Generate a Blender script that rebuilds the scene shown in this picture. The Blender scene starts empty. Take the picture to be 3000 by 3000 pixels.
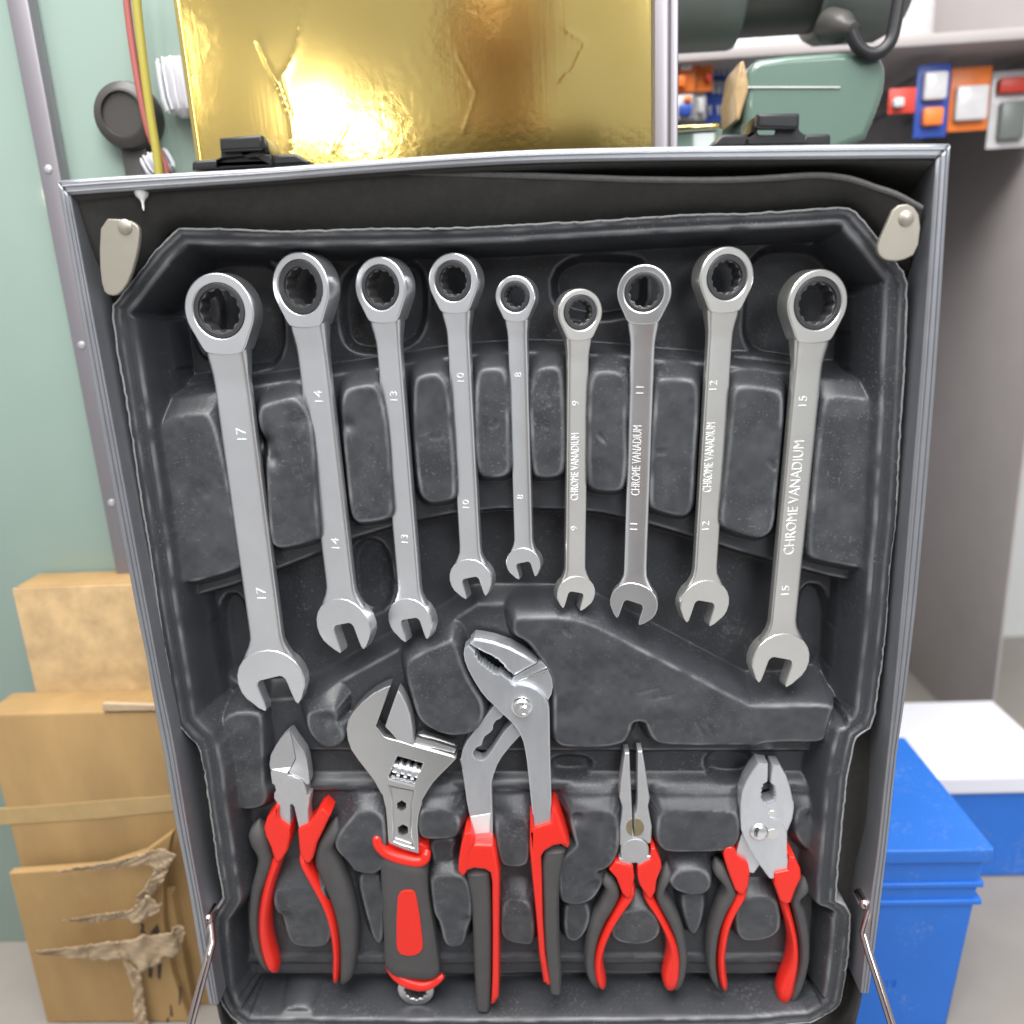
import bpy, bmesh, math, random
import numpy as np
from mathutils import Vector, Matrix
from mathutils.geometry import tessellate_polygon

random.seed(7)
RNG = np.random.default_rng(7)
scene = bpy.context.scene
COL = scene.collection

# ------------------------------------------------------------------ camera
FPX = 2340.0                       # focal length in pixels of the 3000 px picture
CAMD = 400.0                       # mm from the lens to the tray floor plane
fw = Vector((90, -650, FPX)).normalized()            # world +Y in camera axes (right, down, forward)
dn = Vector((440, 8490, FPX))
dn = (dn - fw * dn.dot(fw)).normalized()             # world -Z
up = -dn
rt = fw.cross(up).normalized()                       # world +X
cam_d = bpy.data.cameras.new('camera')
cam = bpy.data.objects.new('camera', cam_d)
COL.objects.link(cam)
cx = Vector((rt.x, fw.x, up.x)); cyv = Vector((rt.y, fw.y, up.y)); cz = Vector((rt.z, fw.z, up.z))
cam.matrix_world = Matrix.Translation((0, -CAMD / 1000, 0)) @ Matrix(
    [[cx[i], -cyv[i], -cz[i]] for i in range(3)]).to_4x4()
cam_d.sensor_width = 36
cam_d.lens = 36 * FPX / 3000
cam_d.clip_start = 0.01
cam_d.clip_end = 50
cam_d.dof.use_dof = True
cam_d.dof.focus_distance = 0.405
cam_d.dof.aperture_fstop = 5.0
scene.camera = cam

# ------------------------------------------------------------------ light
world = bpy.data.worlds.new('World')
scene.world = world
world.use_nodes = True
wn = world.node_tree
wbg = wn.nodes['Background']
tc = wn.nodes.new('ShaderNodeTexCoord'); sx = wn.nodes.new('ShaderNodeSeparateXYZ')
rp = wn.nodes.new('ShaderNodeValToRGB'); mr = wn.nodes.new('ShaderNodeMapRange')
mr.inputs[1].default_value = -1; mr.inputs[2].default_value = 1
wn.links.new(tc.outputs['Generated'], sx.inputs[0]); wn.links.new(sx.outputs[2], mr.inputs[0])
wn.links.new(mr.outputs[0], rp.inputs[0]); wn.links.new(rp.outputs[0], wbg.inputs[0])
el = rp.color_ramp.elements
el[0].position = 0.0; el[0].color = (.36, .355, .35, 1)
el[1].position = 1.0; el[1].color = (.95, .97, 1.0, 1)
e = el.new(.42); e.color = (.50, .50, .505, 1)
e = el.new(.6); e.color = (.60, .61, .63, 1)
wbg.inputs[1].default_value = 0.80


def area(name, loc, target, size, power, color=(1, 1, 1), shape='SQUARE'):
    d = bpy.data.lights.new(name, 'AREA'); d.energy = power; d.color = color; d.shape = shape; d.size = size
    o = bpy.data.objects.new(name, d); COL.objects.link(o)
    o.location = loc
    o.rotation_euler = (Vector(target) - Vector(loc)).to_track_quat('-Z', 'Y').to_euler()
    return o


def Pw(px, py, h):
    """pixel of the 3000 px picture + height (mm) toward the viewer from the tray floor -> world mm (X, Z)"""
    d = Vector((px - 1500, py - 1500, FPX))
    wx, wy, wz = d.dot(rt), d.dot(fw), d.dot(up)
    t = (CAMD - h) / wy
    return (t * wx, t * wz)


def mirror_spot(px, py, real_y, plane_y=110):
    """place seen at that pixel in a mirror parallel to the lid"""
    x, z = Pw(px, py, -(2 * plane_y - real_y))
    return Vector((x, real_y, z)) / 1000


area('ceiling_panel', (-.15, -.55, 1.35), (0, -.25, 0), 1.3, 58, (1, .985, .96))
area('fill_front_right', (.9, -2.2, 1.35), (0, 0, 0), 1.0, 34, (.96, .98, 1))  # unseen lamp added at front right for fill and soft shadows
l1 = mirror_spot(935, 335, -3300); area('bulb_large', l1, (-.1, 0, 0), .17, 2.4, (1, .93, .8), 'DISK')
l2 = mirror_spot(1082, 405, -3300); area('bulb_small', l2, (-.1, 0, 0), .12, 1.2, (1, .93, .8), 'DISK')
area('bulb_far_upper', mirror_spot(465, 100, -3000, 60), (0, 0, 0), .055, .5, (1, .9, .7), 'DISK')
area('bulb_far_lower', mirror_spot(460, 240, -3000, 60), (0, 0, 0), .05, .45, (1, .9, .7), 'DISK')

vs = scene.view_settings
vs.view_transform = 'Standard'; vs.look = 'None'; vs.exposure = 0.3; vs.gamma = 1; vs.use_curve_mapping = False
scene.render.engine = 'CYCLES'
scene.cycles.use_denoising = True
scene.cycles.max_bounces = 8

# ------------------------------------------------------------------ pixel panels (origin x, y, zoom)
PAN = {}
for i, (row, y0, s) in enumerate((('A', 0, 2.576), ('B', 700, 2.576), ('C', 1450, 2.576), ('D', 2200, 2.415))):
    for j in range(3):
        PAN[row + str(j + 1)] = (370 + 750 * j, y0, s)
for k, (x0, y0) in enumerate(((980, 1960), (1330, 1830), (1330, 2130), (1060, 2330), (1700, 2180), (2080, 2180),
                              (690, 2120), (370, 2600))):
    PAN['E%d' % (k + 1)] = (x0, y0, 4.83)


def q(pan, *v):
    x0, y0, s = PAN[pan]
    return [(x0 + v[i] / s, y0 + v[i + 1] / s) for i in range(0, len(v), 2)]


def pl(pts, h):
    return [Pw(x, y, h) for x, y in pts]


# ------------------------------------------------------------------ materials
def mat(name, color, rough=.5, metal=0., noise=0., nscale=200., bump=0., bscale=800., rvar=0., spec=None, detail=4,
        dust=None, dscale=60., dthr=.62, trans=0., ior=1.45, alpha=1., coat=0., stretch=None):
    m = bpy.data.materials.new(name); m.use_nodes = True
    nt = m.node_tree; b = nt.nodes['Principled BSDF']
    b.inputs['Base Color'].default_value = (*color, 1)
    b.inputs['Roughness'].default_value = rough
    b.inputs['Metallic'].default_value = metal
    b.inputs['Transmission Weight'].default_value = trans
    b.inputs['IOR'].default_value = ior
    b.inputs['Alpha'].default_value = alpha
    b.inputs['Coat Weight'].default_value = coat
    if spec is not None: b.inputs['Specular IOR Level'].default_value = spec
    tcn = nt.nodes.new('ShaderNodeTexCoord')
    src = tcn.outputs['Object']
    if stretch:
        mp = nt.nodes.new('ShaderNodeMapping'); mp.inputs['Scale'].default_value = stretch
        nt.links.new(src, mp.inputs[0]); src = mp.outputs[0]

    def nz(scale, det=detail):
        n = nt.nodes.new('ShaderNodeTexNoise'); n.inputs['Scale'].default_value = scale
        n.inputs['Detail'].default_value = det; n.inputs['Roughness'].default_value = .62
        nt.links.new(src, n.inputs['Vector']); return n.outputs['Fac']
    last = None
    if noise:
        mx = nt.nodes.new('ShaderNodeMixRGB')
        mx.inputs[1].default_value = (*[c * (1 - noise) for c in color], 1)
        mx.inputs[2].default_value = (*[min(1, c * (1 + noise)) for c in color], 1)
        nt.links.new(nz(nscale), mx.inputs[0]); last = mx.outputs[0]
    if dust:
        r = nt.nodes.new('ShaderNodeValToRGB')
        r.color_ramp.elements[0].position = dthr; r.color_ramp.elements[1].position = dthr + .22
        mul = nt.nodes.new('ShaderNodeMath'); mul.operation = 'MULTIPLY'
        n1, n2 = nz(dscale, 6), nz(dscale * 14, 3)
        ad = nt.nodes.new('ShaderNodeMath'); ad.operation = 'MULTIPLY_ADD'
        ad.inputs[1].default_value = .55; nt.links.new(n1, ad.inputs[0])
        m2 = nt.nodes.new('ShaderNodeMath'); m2.operation = 'MULTIPLY'; m2.inputs[1].default_value = .45
        nt.links.new(n2, m2.inputs[0]); nt.links.new(m2.outputs[0], ad.inputs[2])
        nt.links.new(ad.outputs[0], r.inputs[0])
        nt.links.new(r.outputs[0], mul.inputs[0]); mul.inputs[1].default_value = .8
        mx = nt.nodes.new('ShaderNodeMixRGB'); mx.inputs[2].default_value = (*dust, 1)
        nt.links.new(mul.outputs[0], mx.inputs[0])
        if last: nt.links.new(last, mx.inputs[1])
        else: mx.inputs[1].default_value = (*color, 1)
        last = mx.outputs[0]
    if last: nt.links.new(last, b.inputs['Base Color'])
    if rvar:
        mrn = nt.nodes.new('ShaderNodeMapRange')
        mrn.inputs[3].default_value = max(.02, rough - rvar); mrn.inputs[4].default_value = min(1, rough + rvar)
        nt.links.new(nz(nscale * .6 + 5), mrn.inputs[0]); nt.links.new(mrn.outputs[0], b.inputs['Roughness'])
    if bump:
        bn = nt.nodes.new('ShaderNodeBump'); bn.inputs['Strength'].default_value = 1.0
        bn.inputs['Distance'].default_value = bump / 1000
        nt.links.new(nz(bscale), bn.inputs['Height']); nt.links.new(bn.outputs[0], b.inputs['Normal'])
    return m


M = dict(
    tray=mat('tray_plastic', (.033, .035, .040), .38, noise=.3, nscale=60, bump=.06, bscale=1500, rvar=.1,
             dust=(.14, .14, .145), dscale=26, dthr=.585),
    trim=mat('trimmed_plastic', (.22, .22, .225), .6, noise=.4, nscale=400, bump=.15, bscale=900),
    satin=mat('satin_chrome', (.80, .815, .84), .30, .93, noise=.09, nscale=38, bump=.008, bscale=2600, rvar=.06),
    satinw=mat('satin_chrome_warm', (.80, .795, .765), .29, .93, noise=.09, nscale=38, bump=.008, bscale=2600, rvar=.06),
    bright=mat('bright_chrome', (.86, .87, .88), .16, 1),
    stamp=mat('stamped_mark', (.93, .93, .93), .5, .65),
    insert=mat('dark_steel', (.085, .085, .09), .42, .75, noise=.2, nscale=300),
    zinc=mat('zinc_steel', (.69, .71, .745), .33, .85, noise=.16, nscale=140, bump=.035, bscale=520, rvar=.12, stretch=(1, 1, .3)),
    grey=mat('grey_steel', (.52, .52, .535), .42, .7, noise=.08, nscale=160, bump=.01, bscale=900, rvar=.06),
    nickel=mat('nickel_satin', (.66, .665, .665), .30, .97, noise=.06, nscale=60, bump=.012, bscale=1800, rvar=.06),
    brass=mat('oxidised_steel', (.30, .245, .15), .42, .7, noise=.3, nscale=200),
    red=mat('red_plastic', (.66, .022, .013), .34, noise=.05, nscale=50, bump=.01, bscale=1500, rvar=.05),
    grip=mat('grip_rubber', (.058, .056, .056), .62, noise=.18, nscale=120, bump=.03, bscale=2400, rvar=.06),
    alu=mat('brushed_aluminium', (.36, .37, .40), .42, .85, noise=.1, nscale=60, bump=.004, bscale=600, rvar=.08),
    lining=mat('black_foam_lining', (.036, .035, .033), .85, noise=.35, nscale=260, bump=.05, bscale=2500),
    foam=mat('cut_foam_edge', (.10, .098, .095), .9, noise=.4, nscale=500, bump=.1, bscale=1500),
    shell=mat('black_abs', (.03, .03, .031), .5, noise=.2, nscale=40),
    blackm=mat('black_metal', (.022, .022, .024), .32, .3, noise=.2, nscale=60, bump=.02, bscale=600),
    beige=mat('plated_bracket', (.38, .355, .30), .42, .7, noise=.08, nscale=80, bump=.01, bscale=900),
    rod=mat('chromed_rod', (.5, .42, .41), .16, 1),
    wall=mat('pale_wall', (.5, .51, .5), .8, noise=.08, nscale=6),
    counter=mat('worn_counter', (.22, .2, .18), .6, noise=.2, nscale=12),
    floor=mat('floor_tile', (.42, .41, .4), .5, noise=.15, nscale=5),
    card=mat('cardboard', (.31, .195, .08), .65, noise=.4, nscale=22, bump=.5, bscale=55, stretch=(1, 1, .35)),
    cardl=mat('torn_cardboard', (.40, .30, .195), .9, noise=.25, nscale=90, bump=.2, bscale=500),
    tape=mat('packing_tape', (.36, .25, .11), .22, noise=.2, nscale=60, bump=.25, bscale=120),
    ink=mat('printed_ink', (.045, .03, .03), .7),
    blue=mat('blue_plastic', (.018, .13, .50), .38, noise=.12, nscale=18, bump=.03, bscale=400, rvar=.12, dust=(.20, .26, .45), dscale=22, dthr=.56),
    blued=mat('blue_plastic_print', (.012, .10, .45), .4),
    gold=None,
    steel=mat('socket_steel', (.17, .17, .175), .35, .8),
    glass=mat('green_glass', (.22, .29, .255), .07, noise=.12, nscale=5, spec=.7),
    glassd=mat('dark_glass', (.07, .085, .085), .12, noise=.4, nscale=9, spec=.7),
    yellow=mat('yellow_cable_skin', (.34, .29, .05), .45),
    redc=mat('red_cable_skin', (.33, .09, .08), .45),
    white=mat('white_lamp_plastic', (.62, .62, .67), .35),
    post=mat('anodised_post', (.24, .225, .245), .4, .6, noise=.08, nscale=20, stretch=(1, 1, .05)),
    toolg=mat('grey_green_body', (.13, .145, .135), .32, noise=.1, nscale=20),
    toold=mat('dark_tool_body', (.05, .046, .043), .36, noise=.15, nscale=20),
    cord=mat('black_cord', (.02, .02, .022), .4),
    pink=mat('shelf_edge_strip', (.38, .345, .34), .5, noise=.1, nscale=20),
    greenc=mat('green_plastic_case', (.105, .165, .135), .14, noise=.12, nscale=12, coat=.6),
    clear=mat('clear_film', (.42, .29, .15), .14, noise=.5, nscale=55, bump=.5, bscale=60),
    orange=mat('orange_card', (.78, .19, .03), .4, noise=.25, nscale=60, bump=.3, bscale=90),
    bluec=mat('blue_card', (.03, .075, .36), .4, noise=.1, nscale=40),
    pale=mat('pale_blister', (.55, .54, .55), .2, noise=.25, nscale=60, bump=.4, bscale=90),
    skin=mat('skin', (.34, .21, .15), .5), shirt=mat('olive_shirt', (.028, .030, .020), .8),
    hair=mat('black_hair', (.012, .011, .01), .6), trouser=mat('dark_trousers', (.03, .03, .035), .8),
    redcard=mat('red_card', (.55, .05, .03), .4),
)


def gold_material():
    m = bpy.data.materials.new('gold_foil'); m.use_nodes = True
    nt = m.node_tree; b = nt.nodes['Principled BSDF']; L = nt.links.new
    b.inputs['Metallic'].default_value = 1
    t = nt.nodes.new('ShaderNodeTexCoord')

    def nz(sc, det=3, st=(1, 1, 1)):
        mp = nt.nodes.new('ShaderNodeMapping'); mp.inputs['Scale'].default_value = st
        n = nt.nodes.new('ShaderNodeTexNoise'); n.inputs['Scale'].default_value = sc; n.inputs['Detail'].default_value = det
        L(t.outputs['Object'], mp.inputs[0]); L(mp.outputs[0], n.inputs['Vector']); return n.outputs['Fac']
    mx = nt.nodes.new('ShaderNodeMixRGB')
    mx.inputs[1].default_value = (.70, .50, .15, 1); mx.inputs[2].default_value = (.76, .60, .22, 1)
    L(nz(9), mx.inputs[0]); L(mx.outputs[0], b.inputs['Base Color'])
    r = nt.nodes.new('ShaderNodeMapRange'); r.inputs[3].default_value = .085; r.inputs[4].default_value = .15
    L(nz(14), r.inputs[0]); L(r.outputs[0], b.inputs['Roughness'])
    # crinkles, stronger in some places than others
    mask = nt.nodes.new('ShaderNodeValToRGB'); mask.color_ramp.elements[0].position = .40; mask.color_ramp.elements[1].position = .68
    L(nz(6.5, 2), mask.inputs[0])
    mu = nt.nodes.new('ShaderNodeMath'); mu.operation = 'MULTIPLY'; L(mask.outputs[0], mu.inputs[0]); L(nz(190, 4), mu.inputs[1])
    sc = nt.nodes.new('ShaderNodeMath'); sc.operation = 'MULTIPLY'; sc.inputs[1].default_value = .10; L(nz(420, 2, (1, 1, .03)), sc.inputs[0])
    ad = nt.nodes.new('ShaderNodeMath'); ad.operation = 'ADD'; L(mu.outputs[0], ad.inputs[0]); L(sc.outputs[0], ad.inputs[1])
    bn = nt.nodes.new('ShaderNodeBump'); bn.inputs['Distance'].default_value = .00014; bn.inputs['Strength'].default_value = 1
    L(ad.outputs[0], bn.inputs['Height']); L(bn.outputs[0], b.inputs['Normal'])
    return m


M['gold'] = gold_material()
_nt = M['tray'].node_tree; _b = _nt.nodes['Principled BSDF']
_src = _b.inputs['Base Color'].links[0].from_socket
_at = _nt.nodes.new('ShaderNodeAttribute'); _at.attribute_name = 'wear_lit'  # real edge wear plus the painted lightness of the block tops
_mu = _nt.nodes.new('ShaderNodeMath'); _mu.operation = 'MULTIPLY'; _mu.inputs[1].default_value = .75; _mu.use_clamp = True
_mx = _nt.nodes.new('ShaderNodeMixRGB'); _mx.inputs[2].default_value = (.155, .157, .165, 1)
_nt.links.new(_at.outputs['Fac'], _mu.inputs[0]); _nt.links.new(_mu.outputs[0], _mx.inputs[0])
_nt.links.new(_src, _mx.inputs[1])
# fine pale specks of dust
_tc = _nt.nodes.new('ShaderNodeTexCoord'); _n = _nt.nodes.new('ShaderNodeTexNoise'); _n.inputs['Scale'].default_value = 750; _n.inputs['Detail'].default_value = 2
_n2 = _nt.nodes.new('ShaderNodeTexNoise'); _n2.inputs['Scale'].default_value = 34; _n2.inputs['Detail'].default_value = 4
_r = _nt.nodes.new('ShaderNodeValToRGB'); _r.color_ramp.elements[0].position = .60; _r.color_ramp.elements[1].position = .70
_r2 = _nt.nodes.new('ShaderNodeValToRGB'); _r2.color_ramp.elements[0].position = .42; _r2.color_ramp.elements[1].position = .66
_nt.links.new(_tc.outputs['Object'], _n.inputs['Vector']); _nt.links.new(_tc.outputs['Object'], _n2.inputs['Vector'])
_nt.links.new(_n.outputs['Fac'], _r.inputs[0]); _nt.links.new(_n2.outputs['Fac'], _r2.inputs[0])
_m2 = _nt.nodes.new('ShaderNodeMath'); _m2.operation = 'MULTIPLY'; _nt.links.new(_r.outputs[0], _m2.inputs[0]); _nt.links.new(_r2.outputs[0], _m2.inputs[1])
_m3 = _nt.nodes.new('ShaderNodeMath'); _m3.operation = 'MULTIPLY'; _m3.inputs[1].default_value = .38; _nt.links.new(_m2.outputs[0], _m3.inputs[0])
_mx2 = _nt.nodes.new('ShaderNodeMixRGB'); _mx2.inputs[2].default_value = (.20, .20, .205, 1)
_nt.links.new(_m3.outputs[0], _mx2.inputs[0]); _nt.links.new(_mx.outputs[0], _mx2.inputs[1]); _nt.links.new(_mx2.outputs[0], _b.inputs['Base Color'])

# ------------------------------------------------------------------ object helpers
UNIT = .001


def thing(name, label, cat, loc=(0, 0, 0), group=None):
    o = bpy.data.objects.new(name, None); COL.objects.link(o)
    o.empty_display_size = .02
    o.location = Vector(loc) * UNIT
    o['label'] = label; o['category'] = cat
    if group: o['group'] = group
    return o


def tag(o, label, cat, group=None):
    o['label'] = label; o['category'] = cat
    if group: o['group'] = group
    return o


def mesh_obj(name, verts, faces, m, parent=None, smooth=True, angle=35, sharp=None):
    """verts in world mm; the mesh is stored relative to its parent's (or its own) origin"""
    V = np.array(verts, dtype=float) * UNIT
    root = parent
    off = Vector((0, 0, 0))
    while root is not None:
        off += root.location; root = root.parent
    if parent is None:
        off = Vector((V[:, 0].mean(), V[:, 1].mean(), V[:, 2].min()))
    V = V - np.array(off)
    me = bpy.data.meshes.new(name)
    me.from_pydata(V.tolist(), [], [tuple(f) for f in faces])
    if smooth:
        me.shade_smooth()
        me.set_sharp_from_angle(angle=math.radians(angle))
        if sharp:
            idx = {tuple(sorted(e.vertices)): e.index for e in me.edges}
            at = me.attributes.get('sharp_edge') or me.attributes.new('sharp_edge', 'BOOLEAN', 'EDGE')
            for s in sharp:
                k = idx.get(tuple(sorted(s)))
                if k is not None: at.data[k].value = True
    me.materials.append(m)
    o = bpy.data.objects.new(name, me); COL.objects.link(o)
    if parent is None: o.location = off
    else: o.parent = parent
    return o


def std(u, v, w):            # tray plane: X, Z, height -> world mm
    return (u, -w, v)


def ccw(p):
    a = sum(p[i - 1][0] * p[i][1] - p[i][0] * p[i - 1][1] for i in range(len(p)))
    return list(p) if a > 0 else list(p)[::-1]


def inset(p, d):
    """move a ccw outline inward by d"""
    out = []; n = len(p)
    for i in range(n):
        a, b, c = p[i - 1], p[i], p[(i + 1) % n]
        e1 = Vector((b[0] - a[0], b[1] - a[1])); e2 = Vector((c[0] - b[0], c[1] - b[1]))
        if e1.length < 1e-9: e1 = e2
        if e2.length < 1e-9: e2 = e1
        n1 = Vector((-e1.y, e1.x)).normalized(); n2 = Vector((-e2.y, e2.x)).normalized()
        s = n1 + n2
        k = s.length
        if k < .3: s = n1; f = 1
        else: s /= k; f = min(1.8, 1 / max(.3, s.dot(n1)))
        out.append((b[0] + s.x * d * f, b[1] + s.y * d * f))
    return out


def chaikin(p, n=1, closed=True):
    for _ in range(n):
        o = []
        m = len(p)
        if not closed: o.append(p[0])
        for i in range(m if closed else m - 1):
            a, b = p[i], p[(i + 1) % m]
            o.append((a[0] * .75 + b[0] * .25, a[1] * .75 + b[1] * .25))
            o.append((a[0] * .25 + b[0] * .75, a[1] * .25 + b[1] * .75))
        if not closed: o.append(p[-1])
        p = o
    return p


def slab_geo(outline, h0, h1, bevel=.4, holes=(), fmap=std, seg=2, tops=None):
    """closed plate with a rounded front edge. tops: optional front height per outline vertex"""
    V, F, S = [], [], []
    loops = [ccw(outline)] + [ccw(h)[::-1] for h in holes]
    flip = tops is not None and loops[0][0] != outline[0]
    if tops is not None:
        tops = list(tops)[::-1] if flip else list(tops)
    topids, botids = [], []
    for li, lp in enumerate(loops):
        n = len(lp); rings = []
        tp = tops if (tops is not None and li == 0) else [h1] * n
        prof = [(0, None)] + [(bevel * (1 - math.cos(k * math.pi / 2 / seg)), bevel * (1 - math.sin(k * math.pi / 2 / seg)))
                              for k in range(seg + 1)]
        for d, drop in prof:
            pp = inset(lp, d) if d > 1e-6 else lp
            base = len(V)
            for i, (u, v) in enumerate(pp):
                V.append(fmap(u, v, h0 if drop is None else tp[i] - drop))
            rings.append(base)
        for r in range(len(rings) - 1):
            a, b = rings[r], rings[r + 1]
            for i in range(n):
                j = (i + 1) % n
                F.append((a + i, a + j, b + j, b + i))
        topids.append((rings[-1], n, inset(lp, bevel))); botids.append((rings[0], n, lp))
        S += [(rings[-1] + i, rings[-1] + (i + 1) % n) for i in range(n)]
        S += [(rings[0] + i, rings[0] + (i + 1) % n) for i in range(n)]
    for ids, rev in ((topids, False), (botids, True)):
        flat = []
        for base, n, pts in ids: flat += [base + i for i in range(n)]
        tris = tessellate_polygon([[Vector((u, v, 0)) for u, v in pts] for _, _, pts in ids])
        allp = [p for _, _, pts in ids for p in pts]
        for t in tris:
            a, b, c = t
            ar = (allp[b][0] - allp[a][0]) * (allp[c][1] - allp[a][1]) - (allp[c][0] - allp[a][0]) * (allp[b][1] - allp[a][1])
            if (ar > 0) == rev: a, b, c = c, b, a
            F.append((flat[a], flat[b], flat[c]))
    # front normal must face the viewer (-Y): std() maps (u,v) ccw to a left-handed frame, so flip
    if fmap is std: F = [f[::-1] for f in F] if False else F
    return V, F, S


def join(*geos):
    V, F, S = [], [], []
    for g in geos:
        b = len(V)
        V += list(g[0]); F += [tuple(i + b for i in f) for f in g[1]]
        S += [(a + b, c + b) for a, c in (g[2] if len(g) > 2 else [])]
    return V, F, S


def put(name, geo, m, parent=None, angle=35, smooth=True):
    return mesh_obj(name, geo[0], geo[1], m, parent, smooth, angle, geo[2] if len(geo) > 2 else None)


def slab_px(name, pts, h0, h1, m, parent, bevel=.4, holes=(), rnd=0, seg=2, tops=None):
    o = pl(chaikin(pts, rnd) if rnd else pts, h1)
    hs = [pl(h, h1) for h in holes]
    return put(name, slab_geo(o, h0, h1, bevel, hs, std, seg, tops), m, parent)


def resample(pts, n):
    p = np.array(pts, float)
    d = np.r_[0, np.cumsum(np.hypot(*(p[1:] - p[:-1]).T))]
    t = np.linspace(0, d[-1], n)
    return [(float(np.interp(s, d, p[:, 0])), float(np.interp(s, d, p[:, 1]))) for s in t]


def smoothline(pts, n):
    p = [np.array(x, float) for x in pts]
    p = [2 * p[0] - p[1]] + p + [2 * p[-1] - p[-2]]
    out = []
    for i in range(1, len(p) - 2):
        for k in range(8):
            t = k / 8
            out.append(tuple(.5 * ((2 * p[i]) + (-p[i - 1] + p[i + 1]) * t + (2 * p[i - 1] - 5 * p[i] + 4 * p[i + 1] - p[i + 2]) * t * t
                                   + (-p[i - 1] + 3 * p[i] - 3 * p[i + 1] + p[i + 2]) * t ** 3)))
    out.append(tuple(p[-2]))
    return resample(out, n)


def loft_geo(left, right, hc, ht, n=26, m=16, power=2.5, cap=3, tilt=0.):
    """body between two px border lines; hc/ht = centre height and half thickness (mm), constants or (start, end)"""
    l = [Pw(x, y, 10) for x, y in smoothline(left, n)]; r = [Pw(x, y, 10) for x, y in smoothline(right, n)]
    f = lambda v, t: v if not isinstance(v, (tuple, list)) else float(np.interp(t, np.linspace(0, 1, len(v)), v))
    V, F = [], []
    for i in range(n):
        t = i / (n - 1)
        c = ((l[i][0] + r[i][0]) / 2, (l[i][1] + r[i][1]) / 2)
        w = ((r[i][0] - l[i][0]) / 2, (r[i][1] - l[i][1]) / 2)
        k = 1.
        if i < cap: k = math.sqrt(max(0.02, 1 - ((cap - i) / cap) ** 2))
        if i > n - 1 - cap: k = math.sqrt(max(0.02, 1 - ((i - (n - 1 - cap)) / cap) ** 2))
        for j in range(m):
            a = 2 * math.pi * j / m
            ca, sa = math.cos(a), math.sin(a)
            x = math.copysign(abs(ca) ** (2 / power), ca) * k; y = math.copysign(abs(sa) ** (2 / power), sa) * k
            V.append(std(c[0] + w[0] * x, c[1] + w[1] * x, f(hc, t) + f(ht, t) * y + tilt * x))
    for i in range(n - 1):
        for j in range(m):
            a, b = i * m + j, i * m + (j + 1) % m
            F.append((a, b, b + m, a + m))
    F.append(tuple(range(m))[::-1]); F.append(tuple(range((n - 1) * m, n * m)))
    return V, F, []


def strip_geo(path, halfs, hc, ht, n=26, m=14, power=2.4, cap=3):
    p0, p1 = path[0], path[1]
    path = [(p0[0] - (p1[0] - p0[0]) * .7, p0[1] - (p1[1] - p0[1]) * .7)] + list(path); halfs = [halfs[0] * 1.15] + list(halfs)
    p = smoothline(path, n)
    hs = np.interp(np.linspace(0, 1, n), np.linspace(0, 1, len(halfs)), halfs)
    L, R = [], []
    for i in range(n):
        a, b = p[max(0, i - 1)], p[min(n - 1, i + 1)]
        d = np.array((b[0] - a[0], b[1] - a[1])); d /= np.hypot(*d)
        nx, ny = -d[1] * hs[i], d[0] * hs[i]
        L.append((p[i][0] + nx, p[i][1] + ny)); R.append((p[i][0] - nx, p[i][1] - ny))
    return loft_geo(L, R, hc, ht, n, m, power, cap)


def fix_normals(o):
    bm = bmesh.new(); bm.from_mesh(o.data)
    bmesh.ops.recalc_face_normals(bm, faces=bm.faces[:])
    bm.to_mesh(o.data); bm.free()
    return o


def lathe_geo(axis_o, axis_d, prof, m=24):
    """prof: (distance along axis mm, radius mm); axis in world mm"""
    d = Vector(axis_d).normalized(); o = Vector(axis_o)
    a = d.orthogonal().normalized(); b = d.cross(a)
    V, F = [], []
    for t, r in prof:
        for j in range(m):
            w = 2 * math.pi * j / m
            V.append(tuple(o + d * t + (a * math.cos(w) + b * math.sin(w)) * max(r, 1e-4)))
    n = len(prof)
    for i in range(n - 1):
        for j in range(m):
            x, y = i * m + j, i * m + (j + 1) % m
            F.append((x, x + m, y + m, y))
    F.append(tuple(range(m))); F.append(tuple(range((n - 1) * m, n * m))[::-1])
    return V, F, []


def tube_geo(pts, r, m=10):
    p = [Vector(x) for x in pts]
    V, F = [], []
    rr = r if isinstance(r, (list, tuple)) else [r] * len(p)
    for i, c in enumerate(p):
        d = (p[min(i + 1, len(p) - 1)] - p[max(0, i - 1)]).normalized()
        a = d.cross(Vector((0, 1, 0.13))).normalized(); b = d.cross(a)
        for j in range(m):
            w = 2 * math.pi * j / m
            V.append(tuple(c + (a * math.cos(w) + b * math.sin(w)) * rr[i]))
    for i in range(len(p) - 1):
        for j in range(m):
            x, y = i * m + j, i * m + (j + 1) % m
            F.append((x, x + m, y + m, y))
    F.append(tuple(range(m))); F.append(tuple(range((len(p) - 1) * m, len(p) * m))[::-1])
    return V, F, []


def box_geo(x0, x1, y0, y1, z0, z1, b=1.):
    bm = bmesh.new()
    bmesh.ops.create_cube(bm, size=1)
    for v in bm.verts:
        v.co = Vector(((x0 + x1) / 2 + v.co.x * (x1 - x0), (y0 + y1) / 2 + v.co.y * (y1 - y0), (z0 + z1) / 2 + v.co.z * (z1 - z0)))
    if b: bmesh.ops.bevel(bm, geom=bm.edges[:], offset=b, segments=2, profile=.5, affect='EDGES')
    bm.verts.ensure_lookup_table()
    g = ([tuple(v.co) for v in bm.verts], [tuple(v.index for v in f.verts) for f in bm.faces], [])
    bm.free()
    return g


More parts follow.
